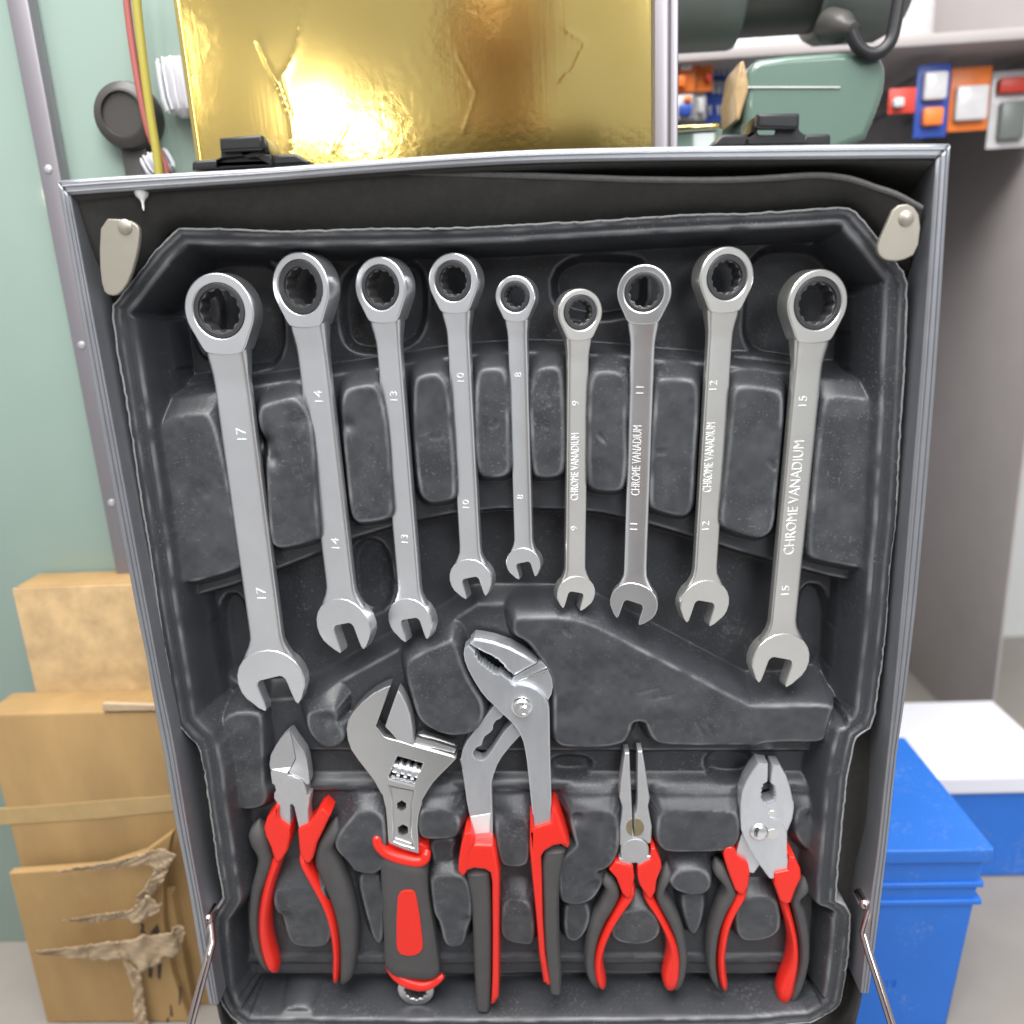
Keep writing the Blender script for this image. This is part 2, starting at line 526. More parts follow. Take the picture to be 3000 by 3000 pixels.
def text_geo(body, size, extrude=.12):
    c = bpy.data.curves.new('txt', 'FONT'); c.body = body; c.size = size; c.extrude = extrude
    c.align_x = 'CENTER'; c.align_y = 'CENTER'; c.resolution_u = 3
    c.offset = -.012 * size
    o = bpy.data.objects.new('txt', c); COL.objects.link(o)
    dg = bpy.context.evaluated_depsgraph_get()
    me = bpy.data.meshes.new_from_object(o.evaluated_get(dg), depsgraph=dg)
    V = [tuple(v.co) for v in me.vertices]; F = [tuple(p.vertices) for p in me.polygons]
    bpy.data.objects.remove(o); bpy.data.curves.remove(c); bpy.data.meshes.remove(me)
    return V, F

# ================================================================== the setting
def struct(name, geo, m):
    o = put(name, geo, m); o['kind'] = 'structure'; return o


COUNTER_Z, FLOOR_Z = -520, -1180
struct('counter', box_geo(-900, 900, -60, 700, COUNTER_Z - 40, COUNTER_Z, 2), M['counter'])
struct('floor', box_geo(-3000, 3000, -4000, 1500, FLOOR_Z - 20, FLOOR_Z, 0), M['floor'])
struct('wall', box_geo(-1800, 1800, 700, 720, FLOOR_Z, 1300, 0), M['wall'])

# ================================================================== the tray (one vacuum-formed sheet)
RIM_H = 22.
rim_px = [(525, 671), (774, 677), (1120, 673), (1469, 665), (1870, 640), (2220, 624), (2455, 611), (2485, 613), (2505, 625),
          (2575, 706), (2645, 795), (2657, 830), (2655, 900), (2642, 1200), (2620, 1547), (2608, 1644), (2596, 1799), (2580, 1955),
          (2565, 2087), (2549, 2133), (2507, 2160), (2495, 2200), (2479, 2283), (2466, 2432), (2450, 2573), (2447, 2640),
          (2475, 2655), (2491, 2680), (2489, 2738), (2483, 2800), (2470, 2883), (2458, 2941), (2432, 2966), (2375, 2995),
          (2200, 3012), (1500, 3020), (960, 3016), (720, 3010), (676, 2978), (652, 2945), (635, 2904), (627, 2821), (618, 2738), (618, 2689),
          (635, 2664), (656, 2631), (639, 2531), (627, 2448), (614, 2366), (602, 2262), (589, 2200), (576, 2176), (552, 2153),
          (525, 2125), (517, 2100), (506, 2032), (486, 1916), (467, 1799), (448, 1683), (432, 1566), (417, 1473), (371, 1180), (332, 930),
          (333, 895), (375, 844), (459, 735)]
rim = pl(rim_px, RIM_H)
# densify and add the small irregularities of a hand-trimmed edge
dens = []
for i in range(len(rim)):
    a, b = np.array(rim[i]), np.array(rim[(i + 1) % len(rim)])
    k = max(1, int(np.hypot(*(b - a)) / 2.5))
    for j in range(k): dens.append(tuple(a + (b - a) * j / k))
rough_rim = []
for i, p in enumerate(dens):
    a, b = np.array(dens[i - 1]), np.array(dens[(i + 1) % len(dens)])
    d = b - a; d /= max(1e-6, np.hypot(*d))
    j = .25 * math.sin(i * .23) + RNG.normal() * .16
    rough_rim.append((p[0] - d[1] * j, p[1] + d[0] * j))

STEP = .62
RA = np.array(rough_rim)
gx0, gx1, gz0, gz1 = RA[:, 0].min() - 2, RA[:, 0].max() + 2, RA[:, 1].min() - 2, RA[:, 1].max() + 2
nx, nz_ = int((gx1 - gx0) / STEP) + 1, int((gz1 - gz0) / STEP) + 1
GX, GZ = np.meshgrid(gx0 + np.arange(nx) * STEP, gz0 + np.arange(nz_) * STEP)


def sdist(poly, X, Z):
    """signed distance (negative inside) of points to a closed polygon; also nearest point"""
    P = np.array(poly); Q = np.roll(P, -1, 0)
    best = np.full(X.shape, 1e18); bx = np.zeros(X.shape); bz = np.zeros(X.shape)
    inside = np.zeros(X.shape, bool)
    for (ax, az), (cx_, cz_) in zip(P, Q):
        ex, ez = cx_ - ax, cz_ - az
        L = ex * ex + ez * ez + 1e-12
        t = np.clip(((X - ax) * ex + (Z - az) * ez) / L, 0, 1)
        px, pz = ax + t * ex, az + t * ez
        d = (X - px) ** 2 + (Z - pz) ** 2
        m = d < best
        best[m] = d[m]; bx[m] = px[m]; bz[m] = pz[m]
        c = (az > Z) != (cz_ > Z)
        with np.errstate(divide='ignore', invalid='ignore'):
            inside ^= c & (X < (cx_ - ax) * (Z - az) / (cz_ - az + 1e-15) + ax)
    d = np.sqrt(best)
    return np.where(inside, -d, d), bx, bz


def smst(t):
    t = np.clip(t, 0, 1); return t * t * (3 - 2 * t)


H = np.full(GX.shape, -7.)
SCUFF_LIT = np.zeros(GX.shape)         # block faces painted paler for missing floor shade, over handling scuffs
PID = np.zeros(GX.shape, int)          # 0 floor, 1 rim, 2.. blocks


def sub(poly, margin):
    P = np.array(poly)
    i0 = max(0, int((P[:, 1].min() - margin - gz0) / STEP)); i1 = min(nz_, int((P[:, 1].max() + margin - gz0) / STEP) + 2)
    j0 = max(0, int((P[:, 0].min() - margin - gx0) / STEP)); j1 = min(nx, int((P[:, 0].max() + margin - gx0) / STEP) + 2)
    return slice(i0, i1), slice(j0, j1)


def raise_(px, top, w=5., rnd=2, pid=None, lower=False, upslope=0.):
    poly = pl(chaikin(px, rnd) if rnd else px, top)
    s = sub(poly, w + upslope + 2)
    X, Z = GX[s], GZ[s]
    d, bx, bz = sdist(poly, X, Z)
    ww = np.full(X.shape, w)
    if upslope:                       # longer draft on the side facing up
        upw = np.clip((Z - bz) / np.maximum(np.abs(d), 1e-6), 0, 1) * (d > 0)
        ww = w + upslope * upw
    t = np.clip(d / ww, 0, 1)
    f = 1 - (.25 * smst(t) + .75 * t)
    f = np.where(d < 0, 1., f)
    # tiny edge rounding of the top
    h = H[s]
    if lower: hn = h + np.minimum(0, top - h) * f
    else: hn = h + np.maximum(0, top - h) * f
    if not lower: hn -= np.where((d < 0) & (d > -1.6) & (top > h + 2), .35 * (1 + d / 1.6) ** 2, 0)
    H[s] = hn
    if pid and top > 10:
        SC = SCUFF_LIT[s]; SCUFF_LIT[s] = np.maximum(SC, np.clip(.5 - d / 1.5, 0, 1))
    if pid:
        PP = PID[s]; PP[(d < ww * .96) & (hn > h + .05)] = pid; PID[s] = PP


def dent(px, py, r, depth, h=15):
    x, z = Pw(px, py, h); x2, _ = Pw(px + r, py, h); rr = abs(x2 - x)
    g = np.exp(-((GX - x) ** 2 + (GZ - z) ** 2) / (rr * rr))
    H[:] = H - depth * g


# --- plateaus and pits
shelf = [(330, 1190), (541, 1160), (642, 1148), (750, 1129), (898, 1108), (1120, 1075), (1314, 1043), (1497, 1029), (1644, 1029), (1838, 1041),
         (1917, 1052), (2056, 1062), (2293, 1087), (2390, 1107), (2680, 1130), (2680, 1720), (2480, 1700), (2250, 1640), (2000, 1562), (1800, 1505), (1640, 1490),
         (1400, 1490), (1100, 1548), (860, 1650), (620, 1735), (400, 1780)]
raise_(shelf, 6.2, 4, 1)
plateau = [(480, 2100), (642, 2092), (760, 2087), (790, 2052), (900, 2046), (990, 2003), (1170, 1904), (1320, 1824), (1400, 1772), (1690, 1774), (2195, 2044),
           (2480, 2056), (2640, 2060), (2600, 2850), (560, 2852)]
raise_(plateau, 4.2, 8, 0)
for y0, y1, hh in ((2200, 2258, 0.5), (2300, 2312, 6.5), (2806, 2818, 6.2)):
    raise_([(600, y0), (2480, y0), (2480, y1), (600, y1)], hh, 3, 0, lower=hh < 4)
for pit, dep in (([(525, 930), (600, 800), (680, 775), (800, 778), (822, 830), (840, 1045), (750, 1068), (545, 1110), (530, 1050)], -16),
                 ([(1020, 790), (1180, 770), (1240, 800), (1240, 960), (1180, 1010), (1060, 1020), (1020, 980)], -13),
                 ([(1628, 770), (1860, 765), (1872, 800), (1872, 912), (1640, 922)], -16),
                 ([(2195, 742), (2350, 737), (2400, 762), (2510, 900), (2500, 1050), (2380, 1062), (2215, 1032), (2180, 985), (2185, 900)], -16),
                 ([(663, 1745), (722, 1738), (752, 1985), (705, 1972), (682, 1940)], -13),
                 ([(2336, 1712), (2402, 1716), (2402, 1905), (2380, 1950), (2330, 1960)], -13),
                 ([(1040, 1590), (1130, 1580), (1150, 1760), (1060, 1790)], -11),
                 ([(2074, 2196), (2190, 2196), (2190, 2252), (2074, 2252)], -3.),
                 ([(1625, 2215), (1720, 2215), (1720, 2245), (1625, 2245)], -3.)):
    raise_(pit, dep, 3.5, 2, lower=True)
raise_([(560, 960), (590, 880), (640, 860), (640, 1000), (600, 1060)], -11, 3)
raise_([(2150, 1040), (2330, 1060), (2330, 1072), (2150, 1052)], -3, 2)

BT = 16.
BLK = []          # (top outline px, height, draft, extra draft upward)


def blk(pts, h=BT, w=4.5, us=3.):
    BLK.append((pts, h, w, us))


P2 = lambda *v: [(v[i], v[i + 1]) for i in range(0, len(v), 2)]
blk(P2(467, 1232, 599, 1210, 622, 1236, 642, 1306, 669, 1445, 700, 1655, 690, 1668, 545, 1712, 525, 1690, 500, 1450, 475, 1290), 15, 5, 5)
blk(P2(762, 1201, 774, 1189, 836, 1172, 863, 1170, 886, 1189, 902, 1220, 917, 1275, 925, 1450, 933, 1566, 925, 1582, 836, 1605, 809, 1603, 795, 1586, 789, 1508, 781, 1352, 783, 1335, 758, 1243))
blk(P2(1010, 1150, 1030, 1139, 1085, 1130, 1106, 1142, 1120, 1180, 1136, 1270, 1146, 1470, 1148, 1500, 1136, 1520, 1060, 1532, 1040, 1525, 1028, 1495, 1018, 1400, 1006, 1270, 1002, 1190))
blk(P2(1215, 1119, 1233, 1104, 1275, 1096, 1295, 1108, 1310, 1131, 1318, 1205, 1326, 1305, 1333, 1434, 1328, 1458, 1314, 1466, 1265, 1474, 1243, 1462, 1230, 1437, 1218, 1320, 1213, 1205))
blk(P2(1400, 1104, 1411, 1088, 1431, 1082, 1469, 1082, 1481, 1100, 1487, 1143, 1489, 1282, 1493, 1360, 1485, 1395, 1423, 1399, 1405, 1383, 1396, 1321, 1394, 1166))
blk(P2(1563, 1108, 1578, 1084, 1617, 1078, 1636, 1082, 1646, 1104, 1650, 1205, 1652, 1360, 1640, 1395, 1582, 1399, 1566, 1387, 1557, 1282, 1555, 1166))
blk(P2(1733, 1115, 1745, 1096, 1772, 1090, 1815, 1094, 1830, 1111, 1836, 1150, 1830, 1243, 1834, 1360, 1827, 1418, 1815, 1440, 1741, 1436, 1726, 1410, 1726, 1243, 1728, 1146))
blk(P2(1924, 1127, 1940, 1111, 2018, 1113, 2037, 1123, 2045, 1150, 2041, 1243, 2033, 1360, 2029, 1450, 2025, 1489, 2014, 1508, 1990, 1512, 1917, 1493, 1905, 1478, 1909, 1360, 1917, 1224))
blk(P2(2150, 1154, 2165, 1135, 2204, 1133, 2281, 1146, 2293, 1162, 2293, 1243, 2281, 1360, 2272, 1450, 2266, 1539, 2250, 1566, 2219, 1578, 2134, 1551, 2115, 1535, 2115, 1508, 2122, 1450, 2138, 1300, 2146, 1200))
blk(P2(2417, 1181, 2429, 1168, 2464, 1162, 2561, 1174, 2575, 1177, 2569, 1321, 2557, 1450, 2540, 1660, 2520, 1662, 2385, 1637, 2371, 1621, 2386, 1450, 2400, 1300), 15, 5, 5)
blk(P2(1504, 1823, 1520, 1813, 1691, 1809, 1870, 1902, 2192, 2067, 2204, 2071, 2448, 2063, 2430, 2100, 2420, 2160, 2400, 2175, 2300, 2172, 2240, 2176, 2211, 2184,
       1948, 2184, 1917, 2172, 1901, 2141, 1893, 2114, 1850, 2116, 1846, 2149, 1819, 2188, 1656, 2190, 1629, 2176, 1623, 2149, 1625, 2052, 1621, 1986, 1578, 1916, 1547, 1877, 1508, 1861), 16, 5, 4)
blk(P2(1188, 1947, 1213, 1927, 1314, 1881, 1330, 1881, 1353, 1955, 1388, 2025, 1411, 2056, 1417, 2091, 1407, 2122, 1388, 2145, 1353, 2155, 1306, 2153, 1248, 2125, 1225, 2102, 1209, 2040, 1194, 1993), 16, 4.5, 3)
blk(P2(898, 2102, 921, 2087, 976, 2079, 987, 2102, 983, 2122, 1007, 2153, 1003, 2176, 976, 2191, 945, 2191, 921, 2168, 902, 2141), 15, 4.5, 8)
blk(P2(646, 2094, 760, 2087, 766, 2130, 772, 2300, 782, 2340, 765, 2365, 700, 2372, 690, 2330, 668, 2200), 12, 4.5, 2)
blk(P2(1045, 2555, 1120, 2555, 1122, 2765, 1098, 2765, 1075, 2680), 11, 4, 0)
blk(P2(1049, 2376, 1115, 2384, 1130, 2420, 1128, 2560, 1041, 2560, 1024, 2531, 979, 2486, 991, 2448, 1030, 2400), 15, 4.5, 4)
blk(P2(809, 2614, 825, 2606, 941, 2602, 950, 2618, 966, 2697, 970, 2738, 958, 2767, 941, 2776, 867, 2773, 846, 2751, 830, 2689, 809, 2672, 803, 2647), 14, 4.5, 10)
blk(P2(1261, 2465, 1335, 2461, 1319, 2498, 1339, 2560, 1277, 2560, 1273, 2515), 9, 4, 0)
blk(P2(1228, 2390, 1244, 2374, 1319, 2378, 1344, 2403, 1348, 2432, 1331, 2457, 1240, 2461, 1226, 2436), 16, 4, 8)
blk(P2(1263, 2569, 1344, 2564, 1368, 2581, 1381, 2622, 1381, 2697, 1368, 2718, 1360, 2767, 1327, 2778, 1302, 2767, 1290, 2701, 1273, 2680, 1265, 2614), 15, 4, 2)
blk(P2(1455, 2410, 1475, 2395, 1534, 2405, 1549, 2420, 1551, 2523, 1530, 2540, 1480, 2540, 1464, 2519, 1453, 2448), 14, 4, 11)
blk(P2(1480, 2647, 1534, 2643, 1559, 2664, 1565, 2738, 1559, 2767, 1546, 2771, 1472, 2759, 1468, 2697), 13, 4, 8)
blk(P2(1658, 2640, 1716, 2640, 1729, 2684, 1716, 2730, 1691, 2759, 1662, 2755, 1654, 2722), 12, 4, 0)
blk(P2(1671, 2390, 1708, 2380, 1799, 2382, 1812, 2415, 1814, 2482, 1799, 2527, 1774, 2548, 1741, 2556, 1766, 2585, 1758, 2614, 1725, 2647, 1658, 2651, 1640, 2635, 1638, 2544, 1654, 2515, 1691, 2486, 1683, 2457, 1675, 2424), 16, 4.5, 9)
blk(P2(1790, 2740, 1800, 2700, 1816, 2680, 1870, 2665, 1911, 2676, 1932, 2709, 1932, 2738, 1911, 2759, 1870, 2769, 1815, 2763), 13, 4, 5)
blk(P2(1928, 2399, 1953, 2378, 2147, 2378, 2164, 2399, 2168, 2448, 2152, 2482, 2118, 2498, 1961, 2500, 1936, 2486, 1924, 2457), 16, 4.5, 9)
blk(P2(1990, 2605, 2069, 2605, 2048, 2734, 2019, 2738), 11, 4, 0)
blk(P2(1969, 2573, 1986, 2552, 2052, 2548, 2077, 2564, 2085, 2593, 2073, 2618, 2036, 2622, 1986, 2614, 1961, 2589), 15, 4, 3)
blk(P2(2164, 2651, 2181, 2631, 2263, 2631, 2280, 2655, 2288, 2718, 2268, 2742, 2230, 2755, 2185, 2759, 2164, 2742, 2156, 2697), 13, 4, 3)
blk(P2(2334, 2386, 2350, 2370, 2396, 2370, 2400, 2490, 2383, 2502, 2346, 2469, 2330, 2432), 12, 5, 7)
blk(P2(800, 3000, 815, 2965, 850, 2952, 905, 2955, 945, 2985, 955, 3010, 800, 3012), 17, 4, 2)
for i, (pts, h, w, us) in enumerate(BLK):
    raise_(pts, h, w, 2, pid=i + 2, upslope=us)
# little spring nubs that clip the wrench shanks
NUBS = [(653, 1313, 0), (684, 1520, 0), (913, 1262, 1), (934, 1452, 1), (1133, 1214, 2), (1148, 1385, 2), (1327, 1172, 3), (1335, 1339, 3), (1494, 1172, 4), (1498, 1331, 4),
        (1722, 1181, 6), (1722, 1340, 6), (1836, 1189, 6), (1834, 1368, 6), (1912, 1254, 7), (1906, 1430, 7), (2132, 1245, 8), (2119, 1437, 8), (2392, 1284, 9), (2374, 1499, 9)]
for x, y, b in NUBS:
    raise_([(x + 13 * math.cos(a), y + 36 * math.sin(a)) for a in np.linspace(0, 2 * math.pi, 14)[:-1]], 12.5, 2.2, 0, pid=b + 2)
for d in ((772, 1300, 30, 5), (800, 1345, 22, 3), (1020, 1245, 22, 2.4), (880, 1230, 26, 1.2), (1462, 2400, 22, 3.5), (1500, 2440, 40, 1.2), (1690, 2400, 22, 3.5), (1745, 2600, 24, 3.2),
          (1368, 2700, 16, 2.4), (1310, 2620, 45, .9), (1505, 2665, 26, 1.6), (1340, 2385, 22, 2.), (960, 2110, 18, 2.), (2390, 2400, 18, 2.), (835, 2690, 16, 2), (1720, 2010, 90, .8),
          (1290, 2040, 80, .7), (2050, 2440, 60, .8), (560, 1450, 90, .8), (2470, 1400, 90, .8)):
    dent(*d)



def scratch(x, y, dx, dy, depth=.55, wid=.75, h=15):
    a = np.array(Pw(x - dx, y - dy, h)); b = np.array(Pw(x + dx, y + dy, h))
    ex, ez = b - a; L = ex * ex + ez * ez
    t_ = np.clip(((GX - a[0]) * ex + (GZ - a[1]) * ez) / L, 0, 1)
    d2 = (GX - a[0] - t_ * ex) ** 2 + (GZ - a[1] - t_ * ez) ** 2
    H[:] = H - depth * np.exp(-d2 / wid ** 2)


for (x, y, dx, dy, ox, oy) in ((590, 1440, 10, 14, 9, -3), (868, 1378, 4, 14, 12, -2), (1275, 1276, 13, 1, 0, 8), (1445, 1240, 8, -9, 6, 5), (1595, 1246, 3, 7, 9, 1), (1768, 1285, 7, 10, -6, -6), (1938, 1318, 13, 0, 0, 9), (2258, 1362, 9, 12, 8, 0), (1660, 1850, 8, 10, 9, 0), (1900, 2020, 30, -8, 40, 20), (2050, 2130, 10, 18, 30, 6)):
    scratch(x, y, dx, dy); scratch(x + ox, y + oy, dx * .9, dy * .9)

# --- rim and walls
SD0, NXs, NZs = sdist(rim, GX, GZ)
din = -SD0
topness = smst(np.abs(NZs - GZ) / np.maximum(np.abs(din), 1e-3) * 1.4 - .3)       # 1 along the top and bottom edges
topness = np.where((np.abs(GX) > 150) & (GZ < -120) & (GZ > GZ.min() + 60), 0, topness)
w0 = 8.8 - 2.4 * topness; ww_ = 8.5 - 3.9 * topness
g0 = 4.4 - 1.0 * topness
wall_h = RIM_H - .9 * smst((din - g0 + .8) / 1.6)
k = np.clip((din - w0) / ww_, 0, 1)
wall_h = np.where(din > w0, (RIM_H - .9) * (1 - smst(k)) - 30 * smst(k) * (k >= 1), wall_h)
wall_h -= .8 * np.exp(-((din - g0) / .9) ** 2)
PID[(wall_h > H) & (din < 14.5)] = 1
H = np.maximum(H, wall_h)

SD, NXp, NZp = sdist(rough_rim, GX, GZ)
# --- irregularity of the formed sheet
def vnoise(cell, seed):
    r = np.random.default_rng(seed)
    nx2, nz2 = int((gx1 - gx0) / cell) + 4, int((gz1 - gz0) / cell) + 4
    g = r.normal(size=(nz2, nx2))
    u = (GX - gx0) / cell; v = (GZ - gz0) / cell
    i, j = v.astype(int), u.astype(int)
    a, b = smst(v - i), smst(u - j)
    return (g[i, j] * (1 - a) * (1 - b) + g[i + 1, j] * a * (1 - b) + g[i, j + 1] * (1 - a) * b + g[i + 1, j + 1] * a * b)


HP = H.copy()
for _ in range(2):
    HP[1:-1, 1:-1] = (HP[1:-1, 1:-1] * 2 + HP[:-2, 1:-1] + HP[2:, 1:-1] + HP[1:-1, :-2] + HP[1:-1, 2:]) / 6
H = HP.copy()
H += .30 * vnoise(28, 1) + .13 * vnoise(11, 2) + .03 * vnoise(4.5, 3)

# --- build the sheet and split it into parts
inside = SD < 0
X2, Z2 = GX.copy(), GZ.copy()
face_keep = inside[:-1, :-1] | inside[1:, :-1] | inside[:-1, 1:] | inside[1:, 1:]
used = np.zeros(GX.shape, bool)
used[:-1, :-1] |= face_keep; used[1:, :-1] |= face_keep; used[:-1, 1:] |= face_keep; used[1:, 1:] |= face_keep
snap = used & ~inside
X2[snap] = NXp[snap]; Z2[snap] = NZp[snap]; H[snap] = RIM_H
gz_, gx_ = np.gradient(H, STEP)
pz_, px_ = np.gradient(HP, STEP)
lap = -(np.gradient(px_, STEP, axis=1) + np.gradient(pz_, STEP, axis=0))
lap = lap / (1 + px_ ** 2 + pz_ ** 2) ** 1.5
WEAR_LIT = np.clip((lap - .12) / .30, 0, 1) * np.clip(.6 + .45 * vnoise(7, 9), .05, 1.2)
WEAR_LIT = WEAR_LIT + SCUFF_LIT * np.clip(.13 + .07 * vnoise(9, 11) + .05 * vnoise(3, 12), .02, .4)  # block tops lightened in colour, in place of shade on the floor
WEAR_LIT[snap] = 0
NRM = np.dstack((-gx_, -np.ones_like(H), -gz_)); NRM /= np.linalg.norm(NRM, axis=2, keepdims=True)
# height grows toward -Y: surface y = -H, normal = (-dH/dx, -1, -dH/dz)
tray = thing('tool_tray', 'black vacuum formed plastic tray with moulded pockets holding the hand tools', 'tray', (0, 0, COUNTER_Z))
OFF = np.array((0, 0, COUNTER_Z))
VID = np.arange(GX.size).reshape(GX.shape)
a_, b_, c_, d_ = VID[:-1, :-1], VID[:-1, 1:], VID[1:, 1:], VID[1:, :-1]
fpid = PID[:-1, :-1]
allV = np.stack((X2.ravel(), -H.ravel(), Z2.ravel()), 1)
NR = NRM.reshape(-1, 3)


def sheet(name, mask):
    f = np.stack((a_[mask], b_[mask], c_[mask], d_[mask]), 1)
    if len(f) == 0: return None
    ids, inv = np.unique(f, return_inverse=True)
    inv = inv.reshape(f.shape)
    me = bpy.data.meshes.new(name)
    V = ((allV[ids] - OFF) * UNIT).astype(np.float32)
    me.vertices.add(len(ids)); me.vertices.foreach_set('co', V.ravel())
    me.loops.add(inv.size); me.loops.foreach_set('vertex_index', inv.ravel().astype(np.int32))
    me.polygons.add(len(inv)); me.polygons.foreach_set('loop_start', np.arange(0, inv.size, 4, dtype=np.int32))
    me.update(calc_edges=True)
    me.shade_smooth()
    me.normals_split_custom_set_from_vertices([tuple(n) for n in NR[ids]])
    at = me.attributes.new('wear_lit', 'FLOAT', 'POINT'); at.data.foreach_set('value', WEAR_LIT.ravel()[ids].astype(np.float32))
    me.materials.append(M['tray'])
    o = bpy.data.objects.new(name, me); COL.objects.link(o); o.parent = tray
    return o


sheet('tray_floor', face_keep & (fpid == 0))
sheet('tray_rim', face_keep & (fpid == 1))
for i in range(len(BLK)):
    sheet('holding_block', face_keep & (fpid == i + 2))
V, F = [], []
n = len(rough_rim)
for i, (x, z) in enumerate(rough_rim):
    j = RNG.normal() * .12
    V += [(x, -(RIM_H + .25 + j), z), (x * 1.0012, -(RIM_H - 1.6 + j), z + .2), (x, -6, z)]
for i in range(n):
    a, b = 3 * i, 3 * ((i + 1) % n)
    F += [(a, b, b + 1, a + 1), (a + 1, b + 1, b + 2, a + 2)]
eo = mesh_obj('trimmed_edge', V, F, M['trim'], tray, True, 60)
sm = eo.modifiers.new('thickness', 'SOLIDIFY'); sm.thickness = .0009; sm.offset = 0

# small scratched marks pressed into block tops are left to the material

# ================================================================== the case lid
lid = thing('tool_case_lid', 'open aluminium framed tool case lid lined with black foam', 'tool case', (0, 30, COUNTER_Z))
FH = 33.
top_up = [(168, 528), (375, 514), (758, 493), (1120, 466), (1508, 441), (1870, 431), (2258, 425), (2620, 421), (2785, 420)]
top_lo = [(200, 572), (375, 559), (758, 532), (1120, 503), (1508, 479), (1870, 470), (2258, 467), (2620, 464), (2745, 464)]
lin = [(205, 574), (300, 1080), (409, 1671), (440, 1838), (463, 1966), (490, 2094), (511, 2200), (544, 2399), (577, 2585), (602, 2718), (639, 2945)]
lout = [(166, 530), (262, 1080), (375, 1675), (405, 1827), (428, 1935), (448, 2059), (476, 2200), (511, 2407), (548, 2589), (581, 2788), (612, 2945)]
rin = [(2743, 466), (2700, 1080), (2650, 1700), (2620, 2032), (2603, 2200), (2590, 2324), (2570, 2511), (2549, 2655), (2532, 2821), (2522, 2912)]
rout = [(2787, 422), (2745, 1080), (2693, 1700), (2655, 2032), (2631, 2200), (2619, 2312), (2599, 2498), (2577, 2684), (2552, 2871), (2546, 2912)]


def rail(name, A, B, h0, h1):
    A = smoothline(A, 40); B = smoothline(B, 40)
    o = slab_px(name, A + B[::-1], h0, h1, M['alu'], lid, 1.2, seg=3)
    mid = lambda t: [(a[0] * (1 - t) + b[0] * t, a[1] * (1 - t) + b[1] * t) for a, b in zip(A, B)]
    for t0, t1 in ((.34, .44), (.72, .80)):
        slab_px('rail_ridge', mid(t0) + mid(t1)[::-1], h1 - 1, h1 + .7, M['alu'], o, .3)
    return o


rail('frame_rail', top_up, top_lo, -40, FH)
rail('frame_rail', lout, lin, -40, FH)
rail('frame_rail', rin, rout, -40, FH)


def ribbon(name, A, hA, B, hB, m, parent, bulge=0., n=70, rows=10, thick=1.5, wav=0.):
    A = smoothline(A, n); B = smoothline(B, n)
    V, F = [], []
    for r in range(rows + 1):
        t = r / rows
        for i in range(n):
            h = hA * (1 - t) + hB * t + bulge * math.sin(math.pi * t) + wav * math.sin(i * .37 + r * .5) * math.sin(math.pi * t)
            x, y = A[i][0] * (1 - t) + B[i][0] * t, A[i][1] * (1 - t) + B[i][1] * t
            X, Z = Pw(x, y, h)
            V.append((X, -h, Z))
    for r in range(rows):
        for i in range(n - 1):
            a = r * n + i
            F.append((a, a + 1, a + n + 1, a + n))
    o = mesh_obj(name, V, F, m, parent, True, 80)
    s = o.modifiers.new('thickness', 'SOLIDIFY'); s.thickness = thick * UNIT; s.offset = 0
    return o


tr_l = [(333, 930), (371, 1180), (417, 1473), (448, 1683), (486, 1916), (517, 2100), (552, 2153), (589, 2200), (614, 2366), (639, 2531), (656, 2640), (618, 2700), (627, 2821), (650, 2945), (690, 3000)]
tr_r = [(2655, 850), (2642, 1200), (2608, 1644), (2580, 1955), (2555, 2110), (2500, 2165), (2479, 2283), (2455, 2540), (2447, 2645), (2487, 2670), (2483, 2800), (2460, 2941), (2380, 2998)]
inl = lambda P, dx: [(x + dx, y) for x, y in P]
ribbon('side_lining', [(205, 574)] + lin[1:] + [(655, 3010)], FH - 3, inl([(333, 900)] + tr_l, 4), 8, M['lining'], lid, -9, wav=1.)
ribbon('side_lining', rin[:-1] + [(2522, 2912), (2500, 3010)], FH - 3, inl(tr_r, -4), 8, M['lining'], lid, -9, wav=1.)
rim_top = [(333, 897), (375, 846), (459, 738), (525, 675), (774, 681), (1120, 677), (1469, 669), (1870, 644), (2220, 628), (2455, 615), (2505, 629), (2575, 710), (2650, 800)]
ribbon('top_lining', [(202, 574), (290, 566), (375, 558), (500, 548), (758, 531), (1120, 503), (1469, 487), (1870, 472), (2258, 468), (2455, 466), (2560, 466), (2660, 466), (2742, 470)], FH - 2,
       rim_top, 7, M['lining'], lid, -14, n=90)
loose = [(212, 582), (375, 566), (560, 552), (758, 536), (980, 516), (1120, 508), (1236, 509), (1469, 513), (1663, 519), (1870, 526), (2103, 528), (2258, 522), (2394, 514), (2491, 525), (2569, 551), (2625, 570), (2700, 610)]
ribbon('loose_lining', loose, 27, [(338, 893), (375, 846), (459, 738), (525, 674), (774, 680), (980, 678), (1236, 672), (1469, 668), (1663, 655), (1870, 643), (2103, 633), (2258, 624), (2394, 617), (2491, 620), (2560, 690), (2620, 765), (2660, 805)], 12, M['lining'], lid, 1.5, n=120, thick=2.6, wav=.4)
# the cut edge of that sheet, paler
ed = [Pw(x, y, 27.6) for x, y in smoothline(loose, 90)]
put('foam_edge', tube_geo([(x, -27.6 + .2 * math.sin(i), z) for i, (x, z) in enumerate(ed)], [.15 + 1.15 * min(1, max(0, i - 25) / 18) for i in range(90)], 8), M['foam'], lid)
# second layer deeper behind the gap
gap2 = [(1250, 500), (1469, 500), (1870, 503), (2150, 500), (2400, 492), (2620, 485)]
g2 = [Pw(x, y, 14) for x, y in smoothline(gap2, 60)]
put('inner_lining_edge', tube_geo([(x, -14, z) for x, z in g2], 1.0, 8), M['foam'], lid)
# shell behind everything
def wbox(name, pts, h0, h1, m, parent, b=1.5): return slab_px(name, pts, h0, h1, m, parent, b)


